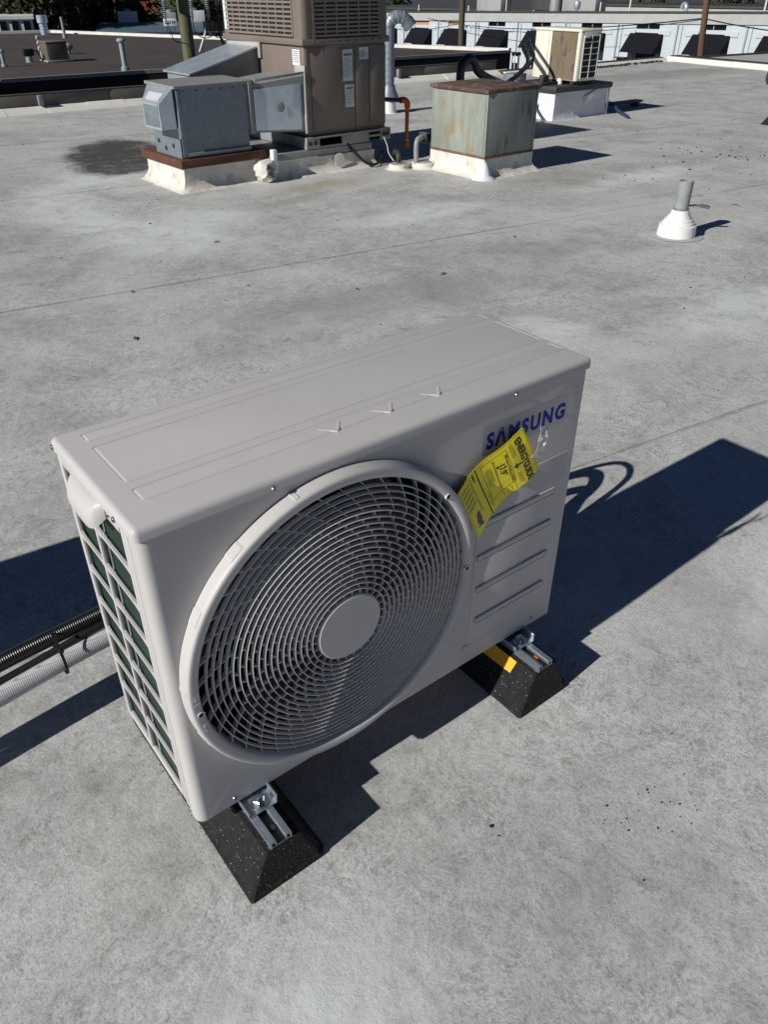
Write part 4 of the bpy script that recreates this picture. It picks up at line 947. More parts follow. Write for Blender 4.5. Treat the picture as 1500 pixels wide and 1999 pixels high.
# small dark things at the right border
t = thing('black_pipe_end', 'black round pipe end at the right border of the picture', 'pipe', (12.55, 6.05, 0))
g = new(); tube(g, smooth_path([(.0, 0, .14), (.2, -.1, .14), (.8, -.35, .12)]), .10, 14); obj('pipe', g, 'cable', t)
g = new(); lathe(g, [(.0, 0), (.11, 0), (.11, .03), (.08, .035), (0, .02)], 16, Matrix.Translation((0, 0, .14)) @ Matrix.Rotation(-PI/2, 4, 'Y') @ Matrix.Rotation(-.4, 4, 'X')); obj('collar', g, 'iron', t)
t = thing('rubber_wedge', 'small black rubber wedge cut by the right border', 'block', (9.05, 4.05, 0))
g = new(); hexa(g, [(-.05, -.08, 0), (.3, -.08, 0), (.3, .1, 0), (-.05, .1, 0), (.02, -.05, .08), (.28, -.05, .08), (.28, .07, .08), (.02, .07, .08)]); obj('block', g, 'rubber', t)

# ================================================================ THE MAIN OUTDOOR UNIT
W, H, D = .88, .618, .307
RC = Vector((.303, 0, .306)); RO = .274       # fan opening centre / radius in the front panel
def main_unit():
    u = thing('outdoor_unit', 'beige outdoor unit with round fan grille and yellow energy label in the foreground', 'air conditioner', (0, 0, .13))
    # ---- front panel with round opening, wrapping round the vertical corners
    g = new(); x0, x1, z0, z1 = .016, W-.014, .0, .600; n = 128
    angs = sorted(set([2*PI*k/n for k in range(n)]+[math.atan2(z-RC.z, x-RC.x) % (2*PI) for x in (x0, x1) for z in (z0, z1)]))
    def rect(a):
        dx, dz = math.cos(a), math.sin(a); t = 1e9
        if dx > 1e-9: t = min(t, (x1-RC.x)/dx)
        if dx < -1e-9: t = min(t, (x0-RC.x)/dx)
        if dz > 1e-9: t = min(t, (z1-RC.z)/dz)
        if dz < -1e-9: t = min(t, (z0-RC.z)/dz)
        return t
    prof = [(None, 0), (RO+.012, .0), (RO+.002, -.004), (RO-.002, .02)]     # soft pressed rim then return
    rings = []
    for a in angs:
        t = rect(a); c, s = math.cos(a), math.sin(a)
        col = [g.verts.new((RC.x+c*t, 0, RC.z+s*t))]
        mid = min(t-.001, RO+.014); col.append(g.verts.new((RC.x+c*mid, .0, RC.z+s*mid)))
        r2 = min(t-.0015, RO+.004); col.append(g.verts.new((RC.x+c*r2, .003, RC.z+s*r2)))
        r3 = RO-.006; col.append(g.verts.new((RC.x+c*r3, .004, RC.z+s*r3)))
        rings.append(col)
    m_ = len(rings)
    for i in range(m_):
        a, b = rings[i], rings[(i+1) % m_]
        for j in range(3): g.faces.new((a[j], a[j+1], b[j+1], b[j]))
    # corner returns
    for side in (0, 1):
        cols = []
        for k in range(9):
            a = PI/2*k/8; R_ = .016 if side == 0 else .014
            if side == 0: p = (R_-R_*math.sin(a), R_-R_*math.cos(a))
            else: p = (W-R_+R_*math.sin(a), R_-R_*math.cos(a))
            cols.append(p)
        cols.append((0 if side == 0 else W, .028))
        for p, q_ in zip(cols, cols[1:]):
            v = [g.verts.new((p[0], p[1], z0)), g.verts.new((q_[0], q_[1], z0)), g.verts.new((q_[0], q_[1], z1)), g.verts.new((p[0], p[1], z1))]; g.faces.new(v)
    bmesh.ops.remove_doubles(g, verts=g.verts[:], dist=.0003)
    obj('front_panel', g, 'casing', u, angle=50)
    # side edge strip on left (vertical lip beside the grille) and frame of the side grille
    g = new()
    box(g, .002, .008, .0285, .052, .0, .598, .001); box(g, .0005, .012, .034, .0385, .0, .598, .002)
    obj('left_corner_strip', g, 'casing', u)
    sg_ = obj('side_grille', (lambda g: (box(g, .0015, .010, .053, .062, .008, .598, .003), box(g, .0015, .010, .292, D-.001, .004, .598, .003), box(g, .0015, .010, .0645, .2915, .577, .598, .001), box(g, .0015, .010, .0645, .2915, .006, .020, .003), g)[-1])(new()), 'casing', u)
    zs = [.026+.0695*k for k in range(9)]
    for k in range(1, 8):
        for ya, yb in ((.062, .184), (.192, .292)):
            z = zs[k]; g = new()
            # bar with a slight vertical bow and soft ends
            nn = 6
            for i in range(nn):
                y0_ = ya+(yb-ya)*i/nn; y1_ = ya+(yb-ya)*(i+1)/nn
                h0 = .0027+.0045*abs(2*i/nn-1)**4; h1 = .0027+.0045*abs(2*(i+1)/nn-1)**4
                hexa(g, [(.0025, y0_, z-h0), (.0025, y1_, z-h1), (.0065, y1_, z-h1), (.0065, y0_, z-h0), (.0025, y0_, z+h0), (.0025, y1_, z+h1), (.0065, y1_, z+h1), (.0065, y0_, z+h0)])
            obj('grille_bar', g, 'casing', sg_)
    g = new(); box(g, .0010, .0085, .184, .192, .020, .577, .0025, 2); obj('centre_bar', g, 'casing', sg_)
    # coil behind it, wrapping to the back
    g = new(); box(g, .0105, .030, .040, .300, .01, .59); box(g, .0305, W-.2, .265, .285, .01, .59); obj('coil', g, 'coil', u)
    g = new(); tube(g, [(.0085, .166, .02), (.0085, .166, .577)], .0018, 6); obj('sensor_tube', g, 'zinc_bright', u)
    # base pan, back and right side
    g = new(); box(g, .004, W-.004, .006, D-.002, -.004, .012, .003); obj('base_pan', g, 'casing', u)
    g = new(); box(g, W-.006, W-.001, .029, D, .0, .598, .002); box(g, W-.2, W-.0065, D-.006, D-.001, .0, .598, .001); obj('side_panel', g, 'casing', u)
    bg_ = obj('back_grille', (lambda g: (box(g, .02, .03, D-.008, D-.001, .02, .58), g)[-1])(new()), 'casing', u)
    for k in range(14):
        z = .03+.04*k; g = new(); box(g, .031, W-.213, D-.007, D-.002, z, z+.005); obj('grille_bar', g, 'casing', bg_)
    # inside: partition, bulkhead and fan shroud
    g = new(); box(g, W-.27, W-.262, .02, .26, .012, .596); box(g, .046, W-.28, .255, .262, .012, .596); obj('partition', g, 'black_in', u)
    g = new(); Mx = Matrix.Translation((RC.x, 0, RC.z)) @ Matrix.Rotation(PI/2, 4, 'X')
    lathe(g, [(RO-.007, .001), (.262, -.012), (.257, -.03), (.257, -.06)], 72, Mx); obj('fan_shroud', g, 'blade', u)
    fb = obj('fan_hub', (lambda g: (lathe(g, [(0, -.03), (.06, -.035), (.07, -.05), (.07, -.10), (0, -.1)], 32, Mx), g)[1])(new()), 'blade', u)
    for k in range(3):
        g = new(); nr, na = 8, 12; grid = []
        for i in range(nr+1):
            r = .065+(.238-.065)*i/nr; row = []
            for j in range(na+1):
                t = j/na; a = k*2*PI/3+(t-.5)*(1.25+.5*i/nr)+.5*(i/nr)**1.5
                row.append(g.verts.new((RC.x+r*math.cos(a), .045+.05*t+.004*math.sin(t*PI), RC.z+r*math.sin(a))))
            grid.append(row)
        for i in range(nr):
            for j in range(na): g.faces.new((grid[i][j], grid[i][j+1], grid[i+1][j+1], grid[i+1][j]))
        solid(g, .003)
        obj('fan_blade', g, 'blade', u)
    # ---- fan guard: outer ring, rings, spokes, hub disc
    Mr = Matrix.Translation((RC.x, 0, RC.z)) @ Matrix.Rotation(PI/2, 4, 'X')     # +h points to -y
    g = new(); lathe(g, [(.2872, .0005), (.2864, .012), (.2854, .0205), (.2838, .0238), (.2815, .0248), (.2700, .0244), (.2668, .021), (.264, .010), (.2635, -.002), (.268, -.004), (.276, .0)], 160, Mr, closed=False)
    fg = obj('fan_guard', g, 'casing', u, angle=50)
    for a0 in (105, 128, 150, 176, 200, 240):      # raised tabs on the outer rim
        g = new(); a0 = math.radians(a0); w_ = .05 if a0 in (math.radians(128), math.radians(150), math.radians(200)) else .016
        N_ = 10; pr = []
        for k in range(N_+1):
            a = a0-w_+2*w_*k/N_; e = 0 if k in (0, N_) else .0013
            pr.append([g.verts.new(Mr @ Vector((r_*math.cos(a), r_*math.sin(a), h_))) for r_, h_ in ((.285, .001), (.2872+e, .001), (.2864+e, .0115), (.2857+e, .0185), (.2846, .0205))])
        for a_, b_ in zip(pr, pr[1:]):
            for j in range(4): g.faces.new((a_[j], a_[j+1], b_[j+1], b_[j]))
        obj('rim_tab', g, 'casing', fg)
    R1, R0, NR = .2635, .0635, 18
    def hh(r): return .0195+.0145*(1-(r/R1)**2)              # slightly domed
    for k in range(1, NR+1):
        r = R0+(R1-R0)*k/(NR+1); h = hh(r); g = new()
        lathe(g, [(r-.0005, h), (r+.0005, h), (r+.0007, h-.003), (r+.0006, h-.0085), (r-.0006, h-.0085), (r-.0007, h-.003)], 120, Mr, closed=True)
        obj('guard_ring', g, 'grille', fg, angle=70)
    g = new(); h = hh(R0)
    lathe(g, [(0, h+.0008), (R0-.003, h+.0005), (R0, h-.002), (R0, h-.012), (R0-.004, h-.0125), (0, h-.012)], 64, Mr); obj('guard_centre', g, 'casing', fg)
    def spoke(r_a, r_b, a0, sw, wdt=.0007):
        g = new(); n_ = 10; rows = []
        for i in range(n_+1):
            t = i/n_; r = r_a+(r_b-r_a)*t; a = a0+sw*t; hz = hh(r)-.0032
            c_, s_ = math.cos(a), math.sin(a); tx, tz = -s_, c_
            rows.append([g.verts.new(Mr @ Vector((r*c_+tx*o, r*s_+tz*o, q_))) for o, q_ in ((-wdt, hz), (wdt, hz), (wdt, hz-.010), (-wdt, hz-.010))])
        for a_, b_ in zip(rows, rows[1:]):
            for j in range(4): g.faces.new((a_[j], a_[(j+1) % 4], b_[(j+1) % 4], b_[j]))
        obj('guard_spoke', g, 'grille', fg)
    st_ = (R1-R0)/(NR+1)
    rm = R0+st_*(NR-4)
    for k in range(42): spoke(rm, R1+.001, 2*PI*k/42+.03, .20)
    r_a = R0+st_*8
    def link_mesh(g, r_a_, r_b_, a, wdt=.0008):
        c_, s_ = math.cos(a), math.sin(a); n_ = (-s_, c_); P8 = []
        for dz in (-.0095, -.0035):
            for r_, o in ((r_a_, -wdt), (r_b_, -wdt), (r_b_, wdt), (r_a_, wdt)):
                P8.append(Mr @ Vector((r_*c_+n_[0]*o, r_*s_+n_[1]*o, hh(r_)+dz)))
        hexa(g, P8)
    made = 0; rest = new()
    for i in range(NR-5, -1, -1):
        ra_, rb_ = R0+st_*i+(0 if i == 0 else .0007), R0+st_*(i+1)-.0007
        nl = 38 if i > 8 else 32 if i > 3 else 26
        off = i*.36*2*PI/nl
        for k in range(nl):
            a = 2*PI*k/nl+off
            if made < 250:
                g = new(); link_mesh(g, ra_, rb_, a); obj('guard_link', g, 'grille', fg); made += 1
            else: link_mesh(rest, ra_, rb_, a)
    obj('guard_links', rest, 'grille', fg, kind='stuff')
    # screw bosses of the guard
    for a, r in ((186, .2725), (38, .271), (-3, .271)):
        a = math.radians(a); p = Mr @ Vector((r*math.cos(a), r*math.sin(a), .0244)); g = new()
        lathe(g, [(.0, -.001), (.0042, -.001), (.0042, .0015), (.0062, .0015), (.0062, -.003)], 18, Matrix.Translation(p) @ Matrix.Rotation(PI/2, 4, 'X')); b_ = obj('screw_boss', g, 'grille', fg)
        g = new(); lathe(g, [(0, .0012), (.0039, .0008)], 14, Matrix.Translation(p) @ Matrix.Rotation(PI/2, 4, 'X')); obj('boss_hole', g, 'black_in', b_)
    for a, s in ((193, 'OPEN'), (179.5, 'CLOSE')):
        b_ = fit_bm(text_bm(s, .01, .0), None, .0058); w_ = max(v.co.x for v in b_.verts)
        for v in b_.verts:
            aa = math.radians(a)-(v.co.x-w_/2)/.2725; rr = .2712+v.co.y
            v.co = Mr @ Vector((rr*math.cos(aa), rr*math.sin(aa), .0252))
        solid(b_, -.0006)
        obj('moulded_word', b_, 'grille', fg)
    # ---- service side of the front: pressed panel with ribs
    g = new(); box(g, .617, .852, -.0012, .002, .022, .432, .0012, 3)
    bmesh.ops.inset_region
    obj('pressed_panel', g, 'casing', u, angle=60)
    for i, z in enumerate((.352, .275, .195, .112)):
        g = new(); box(g, .618+.004*i, .826+.002*i, -.0046, -.0005, z-.0075, z+.0075, .0038, 4); obj('pressed_rib', g, 'casing', u, angle=60)
    g = new(); box(g, .60, .79, -.0016, .001, .046, .052, .001); obj('panel_crease', g, 'casing', u)
    # ---- top cover with pressed pads and arrows
    g = new(); vs = box(g, -.0025, W+.0025, -.0030, D+.003, .586, H, .0, 1)
    ed = [e for e in g.edges if max(v.co.z for v in e.verts) > .61 or abs(e.verts[0].co.z-e.verts[1].co.z) > .01]
    FLAT.add(id(g)); bmesh.ops.bevel(g, geom=ed, offset=.0095, segments=5, affect='EDGES', profile=.5)
    cut = [v for v in g.verts if v.co.z < .5865]
    for v in cut: v.co.z = .5985
    tc = obj('top_cover', g, 'casing', u, angle=50)
    for ya, yb in ((.256, .285), (.112, .236), (.056, .092)):
        g = new(); box(g, .036, .868, ya, yb, H-.006, H+.0012, .0065, 4)
        # low profile: squash the bevel
        obj('pressed_pad', g, 'casing', tc, angle=60)
    for ax, ay in ((.352, .066), (.455, .066), (.556, .064)):
        g = new()
        for a_, b_ in (((-.022, .010), (-.0, -.012)), ((-.0, -.012), (.018, .012))):
            p = Vector((ax+a_[0], ay+a_[1], 0)); q_ = Vector((ax+b_[0], ay+b_[1], 0)); d_ = (q_-p).normalized(); n_ = Vector((-d_.y, d_.x, 0))*.0034
            hexa(g, [p-n_+Vector((0, 0, H)), q_-n_+Vector((0, 0, H)), q_+n_+Vector((0, 0, H)), p+n_+Vector((0, 0, H)), p-n_*.5+Vector((0, 0, H+.0019)), q_-n_*.5+Vector((0, 0, H+.0019)), q_+n_*.5+Vector((0, 0, H+.0019)), p+n_*.5+Vector((0, 0, H+.0019))])
        obj('arrow_mark', g, 'casing', tc)
    # ---- handle on the left side
    g = new(); N_ = 20; rows = []
    for i in range(N_+1):
        t = i/N_; y = .112+(.222-.112)*t; e = max(0., 1-abs(2*t-1)**6)**.6; row = []
        for k in range(11):
            a = PI*.62*k/10; row.append(g.verts.new((.0015-.021*e*math.sin(a), y, .5985-.030*(1-math.cos(a))*(.55+.45*e))))
        rows.append(row)
    for a_, b_ in zip(rows, rows[1:]):
        for j in range(10): g.faces.new((a_[j], a_[j+1], b_[j+1], b_[j]))
    solid(g, .0025)
    obj('carry_handle', g, 'casing', u, angle=60)
    # ---- screws
    def screw(p, axis, r=.0040):
        mt = {'y': Matrix.Rotation(PI/2, 4, 'X'), 'x': Matrix.Rotation(-PI/2, 4, 'Y')}[axis]; g = new()
        lathe(g, [(0, .0018), (r*.25, .0020), (r*.3, .0030), (r*.8, .0026), (r, .0012), (r*1.02, 0)], 16, Matrix.Translation(p) @ mt)
        s_ = obj('screw', g, 'screw', u)
        g = new(); X = Matrix.Translation(p) @ mt
        for rr in (0, PI/2):
            vs = box(g, -r*.55, r*.55, -r*.12, r*.12, .0029, .0032); bmesh.ops.rotate(g, verts=vs, cent=(0, 0, 0), matrix=rotZ(rr+.4))
        bmesh.ops.transform(g, matrix=X, verts=g.verts[:]); obj('screw_slot', g, 'black_in', s_)
    for x, z in ((.2017, .6025), (.6831, .6025)): screw((x, -.0032, z), 'y')
    for x, z in ((.0694, .0146), (.8137, .0183)): screw((x, 0, z), 'y')
    for y in (.3005, .060): screw((-.0025, y, .6035), 'x', .0046)
    screw((.0015, .098, .589), 'x', .0045)
    # ---- wordmark on clear film
    g = new(); x0, x1, z0, z1 = .614, .832, .5015, .5605
    box(g, x0, x1, -.0004, -.0001, z0, z1); fl = obj('decal_film', g, 'decal_film', u)
    b_ = fit_bm(text_bm('S\u039bMSUNG', .05, .0021, sp=1.24), .202, .0345)
    for v in b_.verts: v.co = Vector((.6225+v.co.x, -.0008, .5125+v.co.y))
    obj('wordmark', b_, 'logo_blue', fl, label='blue brand lettering, partly covered by the yellow label')
    # ---- yellow energy label, curling off the panel
    LW, LH = .131, .168
    QT, QR, QB, QL = Vector((.6870, .5455)), Vector((.7420, .441)), Vector((.602, .340)), Vector((.543, .462))
    def lab(a, b, off=0):     # a: 0..1 along the reading direction, b: 0..1 down the label
        p = (QT*(1-a)+QR*a)*(1-b)+(QL*(1-a)+QB*a)*b
        q_ = max(0, min(1, (.62-b-.10*a)/.42)); q_ = q_*q_*(3-2*q_)
        lift = .0095+.018*q_*(.6+.4*a)+.003*math.sin(PI*a)+.0022*math.sin(5*a+4*b)
        lift += .010*max(0, b-.74)/.26
        bend = .004*math.sin(PI*b)
        return Vector((p.x-bend, -lift-off, p.y+bend))
    g = new(); na, nb_ = 26, 34; gr = [[g.verts.new(lab(i/na, j/nb_)) for i in range(na+1)] for j in range(nb_+1)]
    for j in range(nb_):
        for i in range(na): g.faces.new((gr[j][i], gr[j][i+1], gr[j+1][i+1], gr[j+1][i]))
    solid(g, .0004)
    el_ = obj('energy_label', g, 'label_yellow', u, angle=80, label='yellow paper energy label peeling off below the blue wordmark')
    def onlab(bm_, a, b, name='print', m='ink', solid=True):   # bm_ in metres, x along reading dir, y up; placed with its lower left at (a,b)
        for v in bm_.verts: v.co = lab(a+v.co.x/LW, b-v.co.y/LH, .0008)
        return obj(name, bm_, m, el_)
    def bar(bm_, a0, a1, b0, b1, n=14):
        ra = [[bm_.verts.new(lab(a0+(a1-a0)*i/n, b, .0008)) for i in range(n+1)] for b in (b0, b1)]
        for i in range(n): bm_.faces.new((ra[0][i], ra[0][i+1], ra[1][i+1], ra[1][i]))
    def tx(s, size, a, b, bold=0, w=None, h=None, name='print'):
        t_ = text_bm(s, size, bold); t_ = fit_bm(t_, w, h or (size*.7 if not w else None))
        bmesh.ops.triangulate(t_, faces=t_.faces[:]); bmesh.ops.subdivide_edges(t_, edges=[e for e in t_.edges if e.calc_length() > .006], cuts=1)
        onlab(t_, a, b, name)
    tx('ENERGYGUIDE', .02, .07, .165, .0006, .120, .0150, 'heading')
    g = new(); bar(g, .02, .98, .665, .680); obj('divider', g, 'ink', el_)
    g = new(); bar(g, .015, .985, .012, .016); bar(g, .015, .985, .978, .982)
    def vbar(bm_, a0, a1, b0, b1, n=14):
        ra = [[bm_.verts.new(lab(a, b0+(b1-b0)*i/n, .0008)) for i in range(n+1)] for a in (a0, a1)]
        for i in range(n): bm_.faces.new((ra[0][i], ra[0][i+1], ra[1][i+1], ra[1][i]))
    vbar(g, .012, .017, .012, .982); vbar(g, .983, .988, .012, .982); obj('border', g, 'ink', el_)
    g = new(); bar(g, .08, .80, .285, .289); bar(g, .08, .80, .60, .604); vbar(g, .08, .086, .285, .604); vbar(g, .794, .80, .285, .604); bar(g, .14, .72, .455, .463); vbar(g, .14, .147, .44, .48, 3); vbar(g, .713, .72, .44, .48, 3); obj('rating_box', g, 'ink', el_)
    tx('Efficiency Rating (SEER)', .008, .16, .335, .0001, .083, .007)
    tx('17.9*', .02, .30, .42, .0005, .034, .0135, 'rating')
    g = new(); v = [g.verts.new(lab(a, b, .0008)) for a, b in ((.26, .42), (.34, .42), (.30, .447))]; g.faces.new(v); obj('rating_pointer', g, 'ink', el_)
    g = new(); bar(g, .50, .53, .17, .23, 2); v = [g.verts.new(lab(a, b, .0008)) for a, b in ((.455, .225), (.575, .225), (.515, .272))]; g.faces.new(v); obj('heading_arrow', g, 'ink', el_)
    tx('Notice', .008, .06, .74, .0002, .018, .006)
    g = new(); rl = random.Random(3)
    for k in range(3): bar(g, .06, .06+rl.uniform(.25, .32), .205+k*.018, .209+k*.018, 5)
    for k in range(3): bar(g, .68, .68+rl.uniform(.2, .26), .205+k*.018, .209+k*.018, 5)
    for k in range(4): bar(g, .22, .22+rl.uniform(.3, .4), .505+k*.02, .510+k*.02, 5)
    for k in range(4): bar(g, .83, .83+rl.uniform(.08, .13), .30+k*.05, .304+k*.05, 3)
    for k in range(5): bar(g, .60, .60+rl.uniform(.25, .33), .56+k*.0+.0*k+.018*k, .5635+.018*k, 5) if .56+.018*k > .61 else None
    bar(g, .06, .74, .768, .7715); bar(g, .06, .70, .785, .7885)
    for r_ in range(10):
        for c_ in range(5): bar(g, .08+c_*.085, .08+c_*.085+.05, .815+r_*.015, .8205+r_*.015, 2)
    obj('small_print', g, 'ink', el_, kind='stuff')
    us = [(0, .35), (.06, .1), (.3, .12), (.55, .08), (.62, .2), (.72, .16), (.8, .25), (.9, .1), (1, .05), (.97, .25), (.88, .42), (.86, .58), (.78, .7), (.8, .95), (.74, .96), (.68, .74), (.52, .78), (.46, .98), (.38, .85), (.3, .74), (.12, .68), (.03, .55)]
    g = new(); v = [g.verts.new(lab(.60+x*.30, .815+y*.115, .0008)) for x, y in us]; g.faces.new(v)
    bmesh.ops.triangulate(g, faces=g.faces[:]); obj('map_print', g, 'cond', el_)
    # crumpled tape at the label corner
    g = new(); nt = 9; q0 = lab(.62, .0)
    rows = []
    for j in range(nt+1):
        t_ = j/nt; cx = .7195+.0055*t_; cz = .478+.064*t_; wy = -.032-.010*math.sin(t_*2.5)
        rows.append([g.verts.new((cx+(i/4-.5)*.027*(1-.2*t_)+.004*noise.noise(Vector((i, j*1.7, 2))), wy+.006*noise.noise(Vector((i*1.9, j*2.1, 0))), cz-(i/4-.5)*.010+.003*noise.noise(Vector((i, j, 7))))) for i in range(5)])
    for a_, b_ in zip(rows, rows[1:]):
        for i in range(4): g.faces.new((a_[i], a_[i+1], b_[i+1], b_[i]))
    solid(g, .0003); obj('tape_strip', g, 'tape', el_, angle=12)
    # ---- mounting feet with bolts
    for x in (.104, .762):
        g = new(); hexa(g, [(x-.025, -.035, -.0145), (x+.027, -.035, -.0145), (x+.027, .3, -.0145), (x-.025, .3, -.0145), (x-.025, -.035, -.0118), (x+.027, -.035, -.0118), (x+.027, .3, -.0118), (x-.025, .3, -.0118)]); ft = obj('mounting_foot', g, 'zinc', u)
        for xf, zf_ in ((x+.0272, .006), (x-.0277, -.004)):
            g = new(); box(g, xf, xf+.0025, -.034, .3, -.0145, zf_, .001); obj('foot_flange', g, 'zinc', ft)
        bx, by = x+.002, -.017
        g = new(); lathe(g, [(.0155, -.0112), (.0155, -.0088), (.006, -.0088)], 24, Matrix.Translation((bx, by, 0))); obj('washer', g, 'zinc_bright', ft)
        g = new(); lathe(g, [(.0105, -.0086), (.0105, -.002), (.009, -.0008), (0, -.0008)], 6, Matrix.Translation((bx, by, 0))); obj('hex_nut', g, 'zinc_bright', ft, angle=20)
        g = new(); lathe(g, [(.0055, -.0006), (.0055, .004), (.004, .005), (0, .005)], 12, Matrix.Translation((bx, by, 0))); obj('bolt_end', g, 'zinc_bright', ft)
    return u
unit = main_unit()

# ---- rubber support blocks
def support(x0, lab, n):
    t = thing('rubber_support_block', lab, 'support block', (x0, -.108, 0), 0, 'rubber blocks under the outdoor unit')
    w, L, h = .158, .52, .100
    g = new()
    zb_ = .012; P = [(0, 0), (w, 0), (w, L), (0, L)]; c = .014
    base = [(c*.3, 0), (w-c, 0), (w, c), (w, L-c), (w-c, L), (c, L), (0, L-c), (0, c*.3)]
    top = [(.046, .010), (w-.048, .010), (w-.046, .013), (w-.046, L-.013), (w-.048, L-.010), (.046, L-.010), (.044, L-.013), (.044, .013)]
    r0 = [g.verts.new((x, y, .001)) for x, y in base]; r1 = [g.verts.new((x, y, zb_)) for x, y in base]
    r1b = [g.verts.new((x+(w/2-x)*.05, y+(L/2-y)*.012, zb_+.003)) for x, y in base]
    r2 = [g.verts.new((x, y, h)) for x, y in top]
    for a, b in ((r0, r1), (r1, r1b), (r1b, r2)):
        for k in range(8): g.faces.new((a[k], a[(k+1) % 8], b[(k+1) % 8], b[k]))
    g.faces.new(r2); g.faces.new(r0[::-1])
    obj('rubber_body', g, 'rubber', t, angle=20)
    def slope_pt(y, z, off=.0008):    # point on the left slope at height z
        k = (z-.015)/(h-.015); return (.004+(.044-.004)*k-off, y, z+off)
    g = new(); ys0, ys1 = .062, .22
    v = [g.verts.new(slope_pt(ys0+.004, .070, .0012)), g.verts.new(slope_pt(ys1, .066, .0012)), g.verts.new(slope_pt(ys1, .098, .0012)), g.verts.new(slope_pt(ys0-.0, .098, .0012))]
    if n == 0:
        for q_ in v: q_.co.x = w-q_.co.x; q_.co.y += .05
    g.faces.new(v); obj('yellow_stripe', g, 'yellow', t)
    # strut channel sunk in the top
    g = new(); ya = .010
    xm = .0745; xa, xb = xm-.021, xm+.021
    box(g, xa, xa+.003, ya, L-.05, h+.001, h+.0155); box(g, xb-.003, xb, ya, L-.05, h+.001, h+.0155)
    box(g, xa+.0031, xb-.0031, ya+.001, L-.05, h+.001, h+.0035)
    for s_, x_ in ((1, xa+.0031), (-1, xb-.0031)):
        box(g, min(x_, x_+s_*.009), max(x_, x_+s_*.009), ya, L-.05, h+.0130, h+.0155, .0008, 1)
        box(g, min(x_+s_*.0065, x_+s_*.009), max(x_+s_*.0065, x_+s_*.009), ya, L-.05, h+.007, h+.0129)
    obj('strut_channel', g, 'zinc', t)
    g = new(); box(g, xa+.004, xb-.004, ya+.002, ya+.15, h+.0036, h+.0050); obj('channel_floor', g, 'iron', t)
    for yy in (.075, .45):
        g = new(); lathe(g, [(0, .005), (.006, .0048), (.008, 0)], 12, Matrix.Translation((xm, ya+yy-.045, h+.0055))); obj('channel_screw', g, 'gas_orange' if n else 'iron', t)
    if n == 0:    # moulded mark on the rubber
        b_ = fit_bm(text_bm('ZO', .03, -.0004), .052, .020)
        for v in b_.verts:
            k = (.040+v.co.y*1.0-.015)/(h-.015)
            x_, y_, z_ = slope_pt(.060-v.co.x*.0+.0+v.co.x-.0, .050+v.co.y*1.3, .0006); v.co = Vector((x_, y_, z_))
        obj('moulded_mark', b_, 'black_in', t)
    return t
support(.026, 'black rubber block under the left end of the unit, nearest the camera', 0)
support(.686, 'black rubber block under the right end of the unit with a yellow stripe', 1)
# grit and moss around the near block
g = new()
for i in range(150):
    x = .026+random.gauss(0, .002); y = random.uniform(-.09, .36); s = random.uniform(.0004, .0014)
    bmesh.ops.create_icosphere(g, subdivisions=1, radius=s, matrix=Matrix.Translation((x-.002, y, s*.6)))
gt = obj('grit_line', g, 'grit', kind='stuff'); tag(gt, 'fine dark grit gathered along the near rubber block', 'grit')

# ---- lines to the unit
def hose(name, lab, pts, r, m, cat='pipe'):
    t = thing(name, lab, cat, (0, 0, 0)); g = new(); tube(g, smooth_path(pts, 10), r, 20); obj('tube', g, m, t); return t
L1 = [(-1.6, .30, .05), (-.9, .40, .08), (-.45, .47, .12), (-.19, .50, .135), (.03, .515, .150), (.3, .52, .16), (.62, .50, .20), (.86, .45, .27), (.93, .40, .34), (.915, .36, .30), (.895, .31, .24)]
white_pipe = hose('insulated_pipe', 'white woven wrapped pipe running behind the unit from the left', L1[:7], .0195, 'wrap')
g = new(); tube(g, smooth_path(L1[6:], 8), [.016]*33, 14); obj('copper_tail', g, 'black_pipe', white_pipe)
black_pipe = hose('corrugated_conduit', 'black corrugated conduit strapped above the white wrapped pipe', [(-1.6, .345, .06), (-.9, .445, .10), (-.45, .515, .155), (-.19, .545, .175), (.03, .555, .185), (.3, .56, .20), (.65, .54, .27), (.95, .47, .36), (1.05, .40, .30), (.99, .34, .16), (.895, .30, .12)], .0175, 'black_pipe')
hose('black_cable', 'thin black cable under the conduit beside the white pipe', [(-1.6, .30, .095), (-.9, .41, .12), (-.45, .49, .160), (-.19, .525, .148), (.03, .53, .175), (.3, .53, .20), (.7, .52, .33), (.98, .45, .42), (1.12, .36, .33), (1.0, .31, .20), (.89, .28, .18)], .0085, 'cable', 'cable')
ct = thing('cable_tie', 'black cable tie strapping the white pipe to the conduit', 'strap', (-.055, .52, .16))
g = new(); n_ = 30; rr = []
for k in range(n_):
    a = 2*PI*k/n_; yy, zz = .030*math.cos(a)*1.15, .045*math.sin(a)
    y2, z2 = yy*math.cos(-.55)-zz*math.sin(-.55), yy*math.sin(-.55)+zz*math.cos(-.55)
    rr.append((y2, z2))
rows = [[g.verts.new((x, y*s, z*s)) for y, z in rr] for x, s in ((-.003, 1), (.003, 1), (.003, 1.03), (-.003, 1.03))]
for j in range(4):
    for k in range(n_): g.faces.new((rows[j][k], rows[j][(k+1) % n_], rows[(j+1) % 4][(k+1) % n_], rows[(j+1) % 4][k]))
obj('band', g, 'cable', ct)
g = new(); box(g, -.005, .005, -.04, -.032, .03, .042, .002); obj('buckle', g, 'cable', ct)

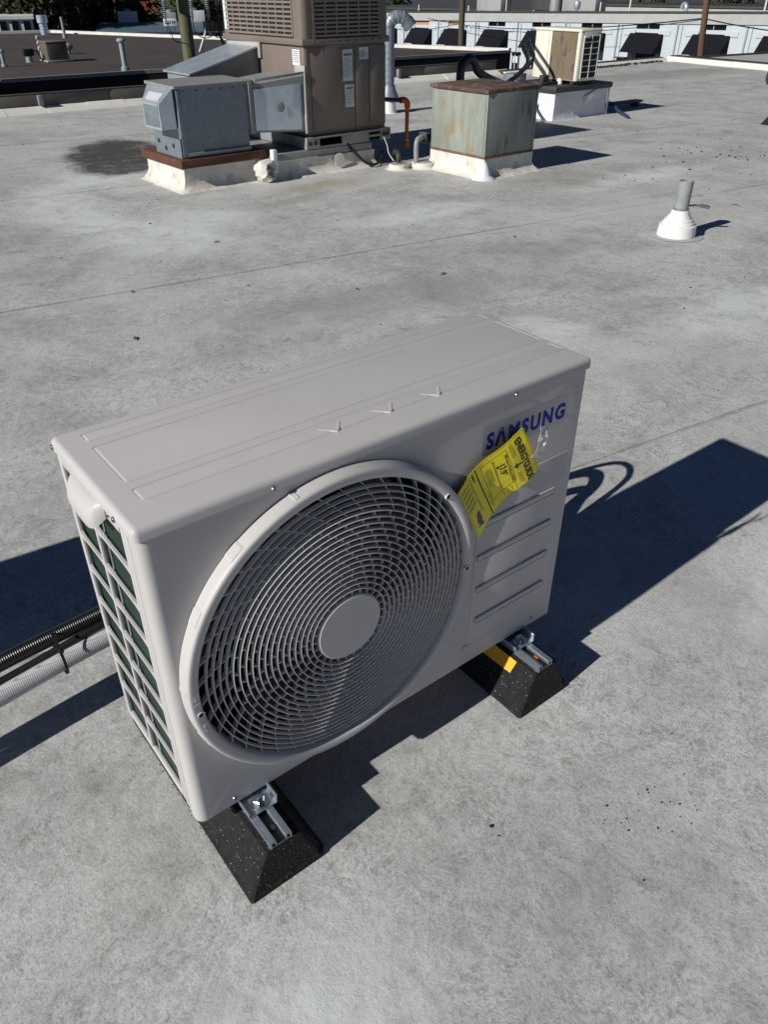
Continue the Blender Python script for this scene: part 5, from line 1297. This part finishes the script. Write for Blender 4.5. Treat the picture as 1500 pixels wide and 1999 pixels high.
# ---- second unit standing out of frame at the left; only its shadow reaches the picture
u2 = thing('outdoor_unit', 'second beige outdoor unit left of the picture, known by its shadow', 'air conditioner', (-1.98, .80, .13), -.08)
g = new(); box(g, 0, .88, 0, .38, 0, .598, .015, 3); obj('casing', g, 'casing', u2)
g = new(); box(g, -.005, .885, -.005, .385, .6, .618, .008, 3); obj('top_cover', g, 'casing', u2)
g = new(); lathe(g, [(0, .03), (.26, .02), (.285, .002)], 48, Matrix.Translation((.303, 0, .306)) @ Matrix.Rotation(PI/2, 4, 'X')); obj('fan_guard', g, 'grille', u2)
for x in (.03, .70):
    g = new(); hexa(g, [(x, -.1, -.129), (x+.15, -.1, -.129), (x+.15, .45, -.129), (x, .45, -.129), (x+.04, -.05, -.004), (x+.11, -.05, -.004), (x+.11, .40, -.004), (x+.04, .40, -.004)]); obj('foot', g, 'rubber', u2)

# ---- loose grit on the roof
random.seed(11)
g = new()
def crumb(x, y, s):
    m_ = Matrix.Translation((x, y, .003+s*.3)) @ Matrix.Rotation(random.uniform(0, 6), 4, 'Z') @ Matrix.Diagonal((1, random.uniform(.5, .9), .5, 1))
    bmesh.ops.create_icosphere(g, subdivisions=1, radius=s, matrix=m_)
for i in range(260):
    r = random.random(); x = random.uniform(-.5, 12); y = random.uniform(-.6, 9.5); d_ = math.hypot(x, y)
    crumb(x, y, random.uniform(.0015, .0042)*(1 if d_ < 3 else 2.0))
for i in range(26): crumb(random.gauss(.72, .09), random.gauss(-.42, .04), random.uniform(.0008, .0026))
for i in range(60): crumb(random.gauss(7.3, .8), random.gauss(3.1, .35), random.uniform(.006, .014))
tag(obj('roof_grit', g, 'grit', kind='stuff'), 'scattered dark grit on the grey roof', 'grit')
g = new()
for x, y, a in ((1.92, 3.62, .4), (.9, 2.45, 1.2), (5.3, 2.2, 2), (2.6, 2.3, .2), (6.8, 3.9, 1)):
    vs = [g.verts.new(Matrix.Translation((x, y, .006)) @ Matrix.Rotation(a, 4, 'Z') @ Vector(p)) for p in ((-.03, 0, 0), (0, .009, .004), (.03, 0, 0), (0, -.009, .003))]; g.faces.new(vs)
tag(obj('dry_leaves', g, 'leafb', kind='stuff'), 'a few dry brown leaf scraps on the grey roof', 'leaves')
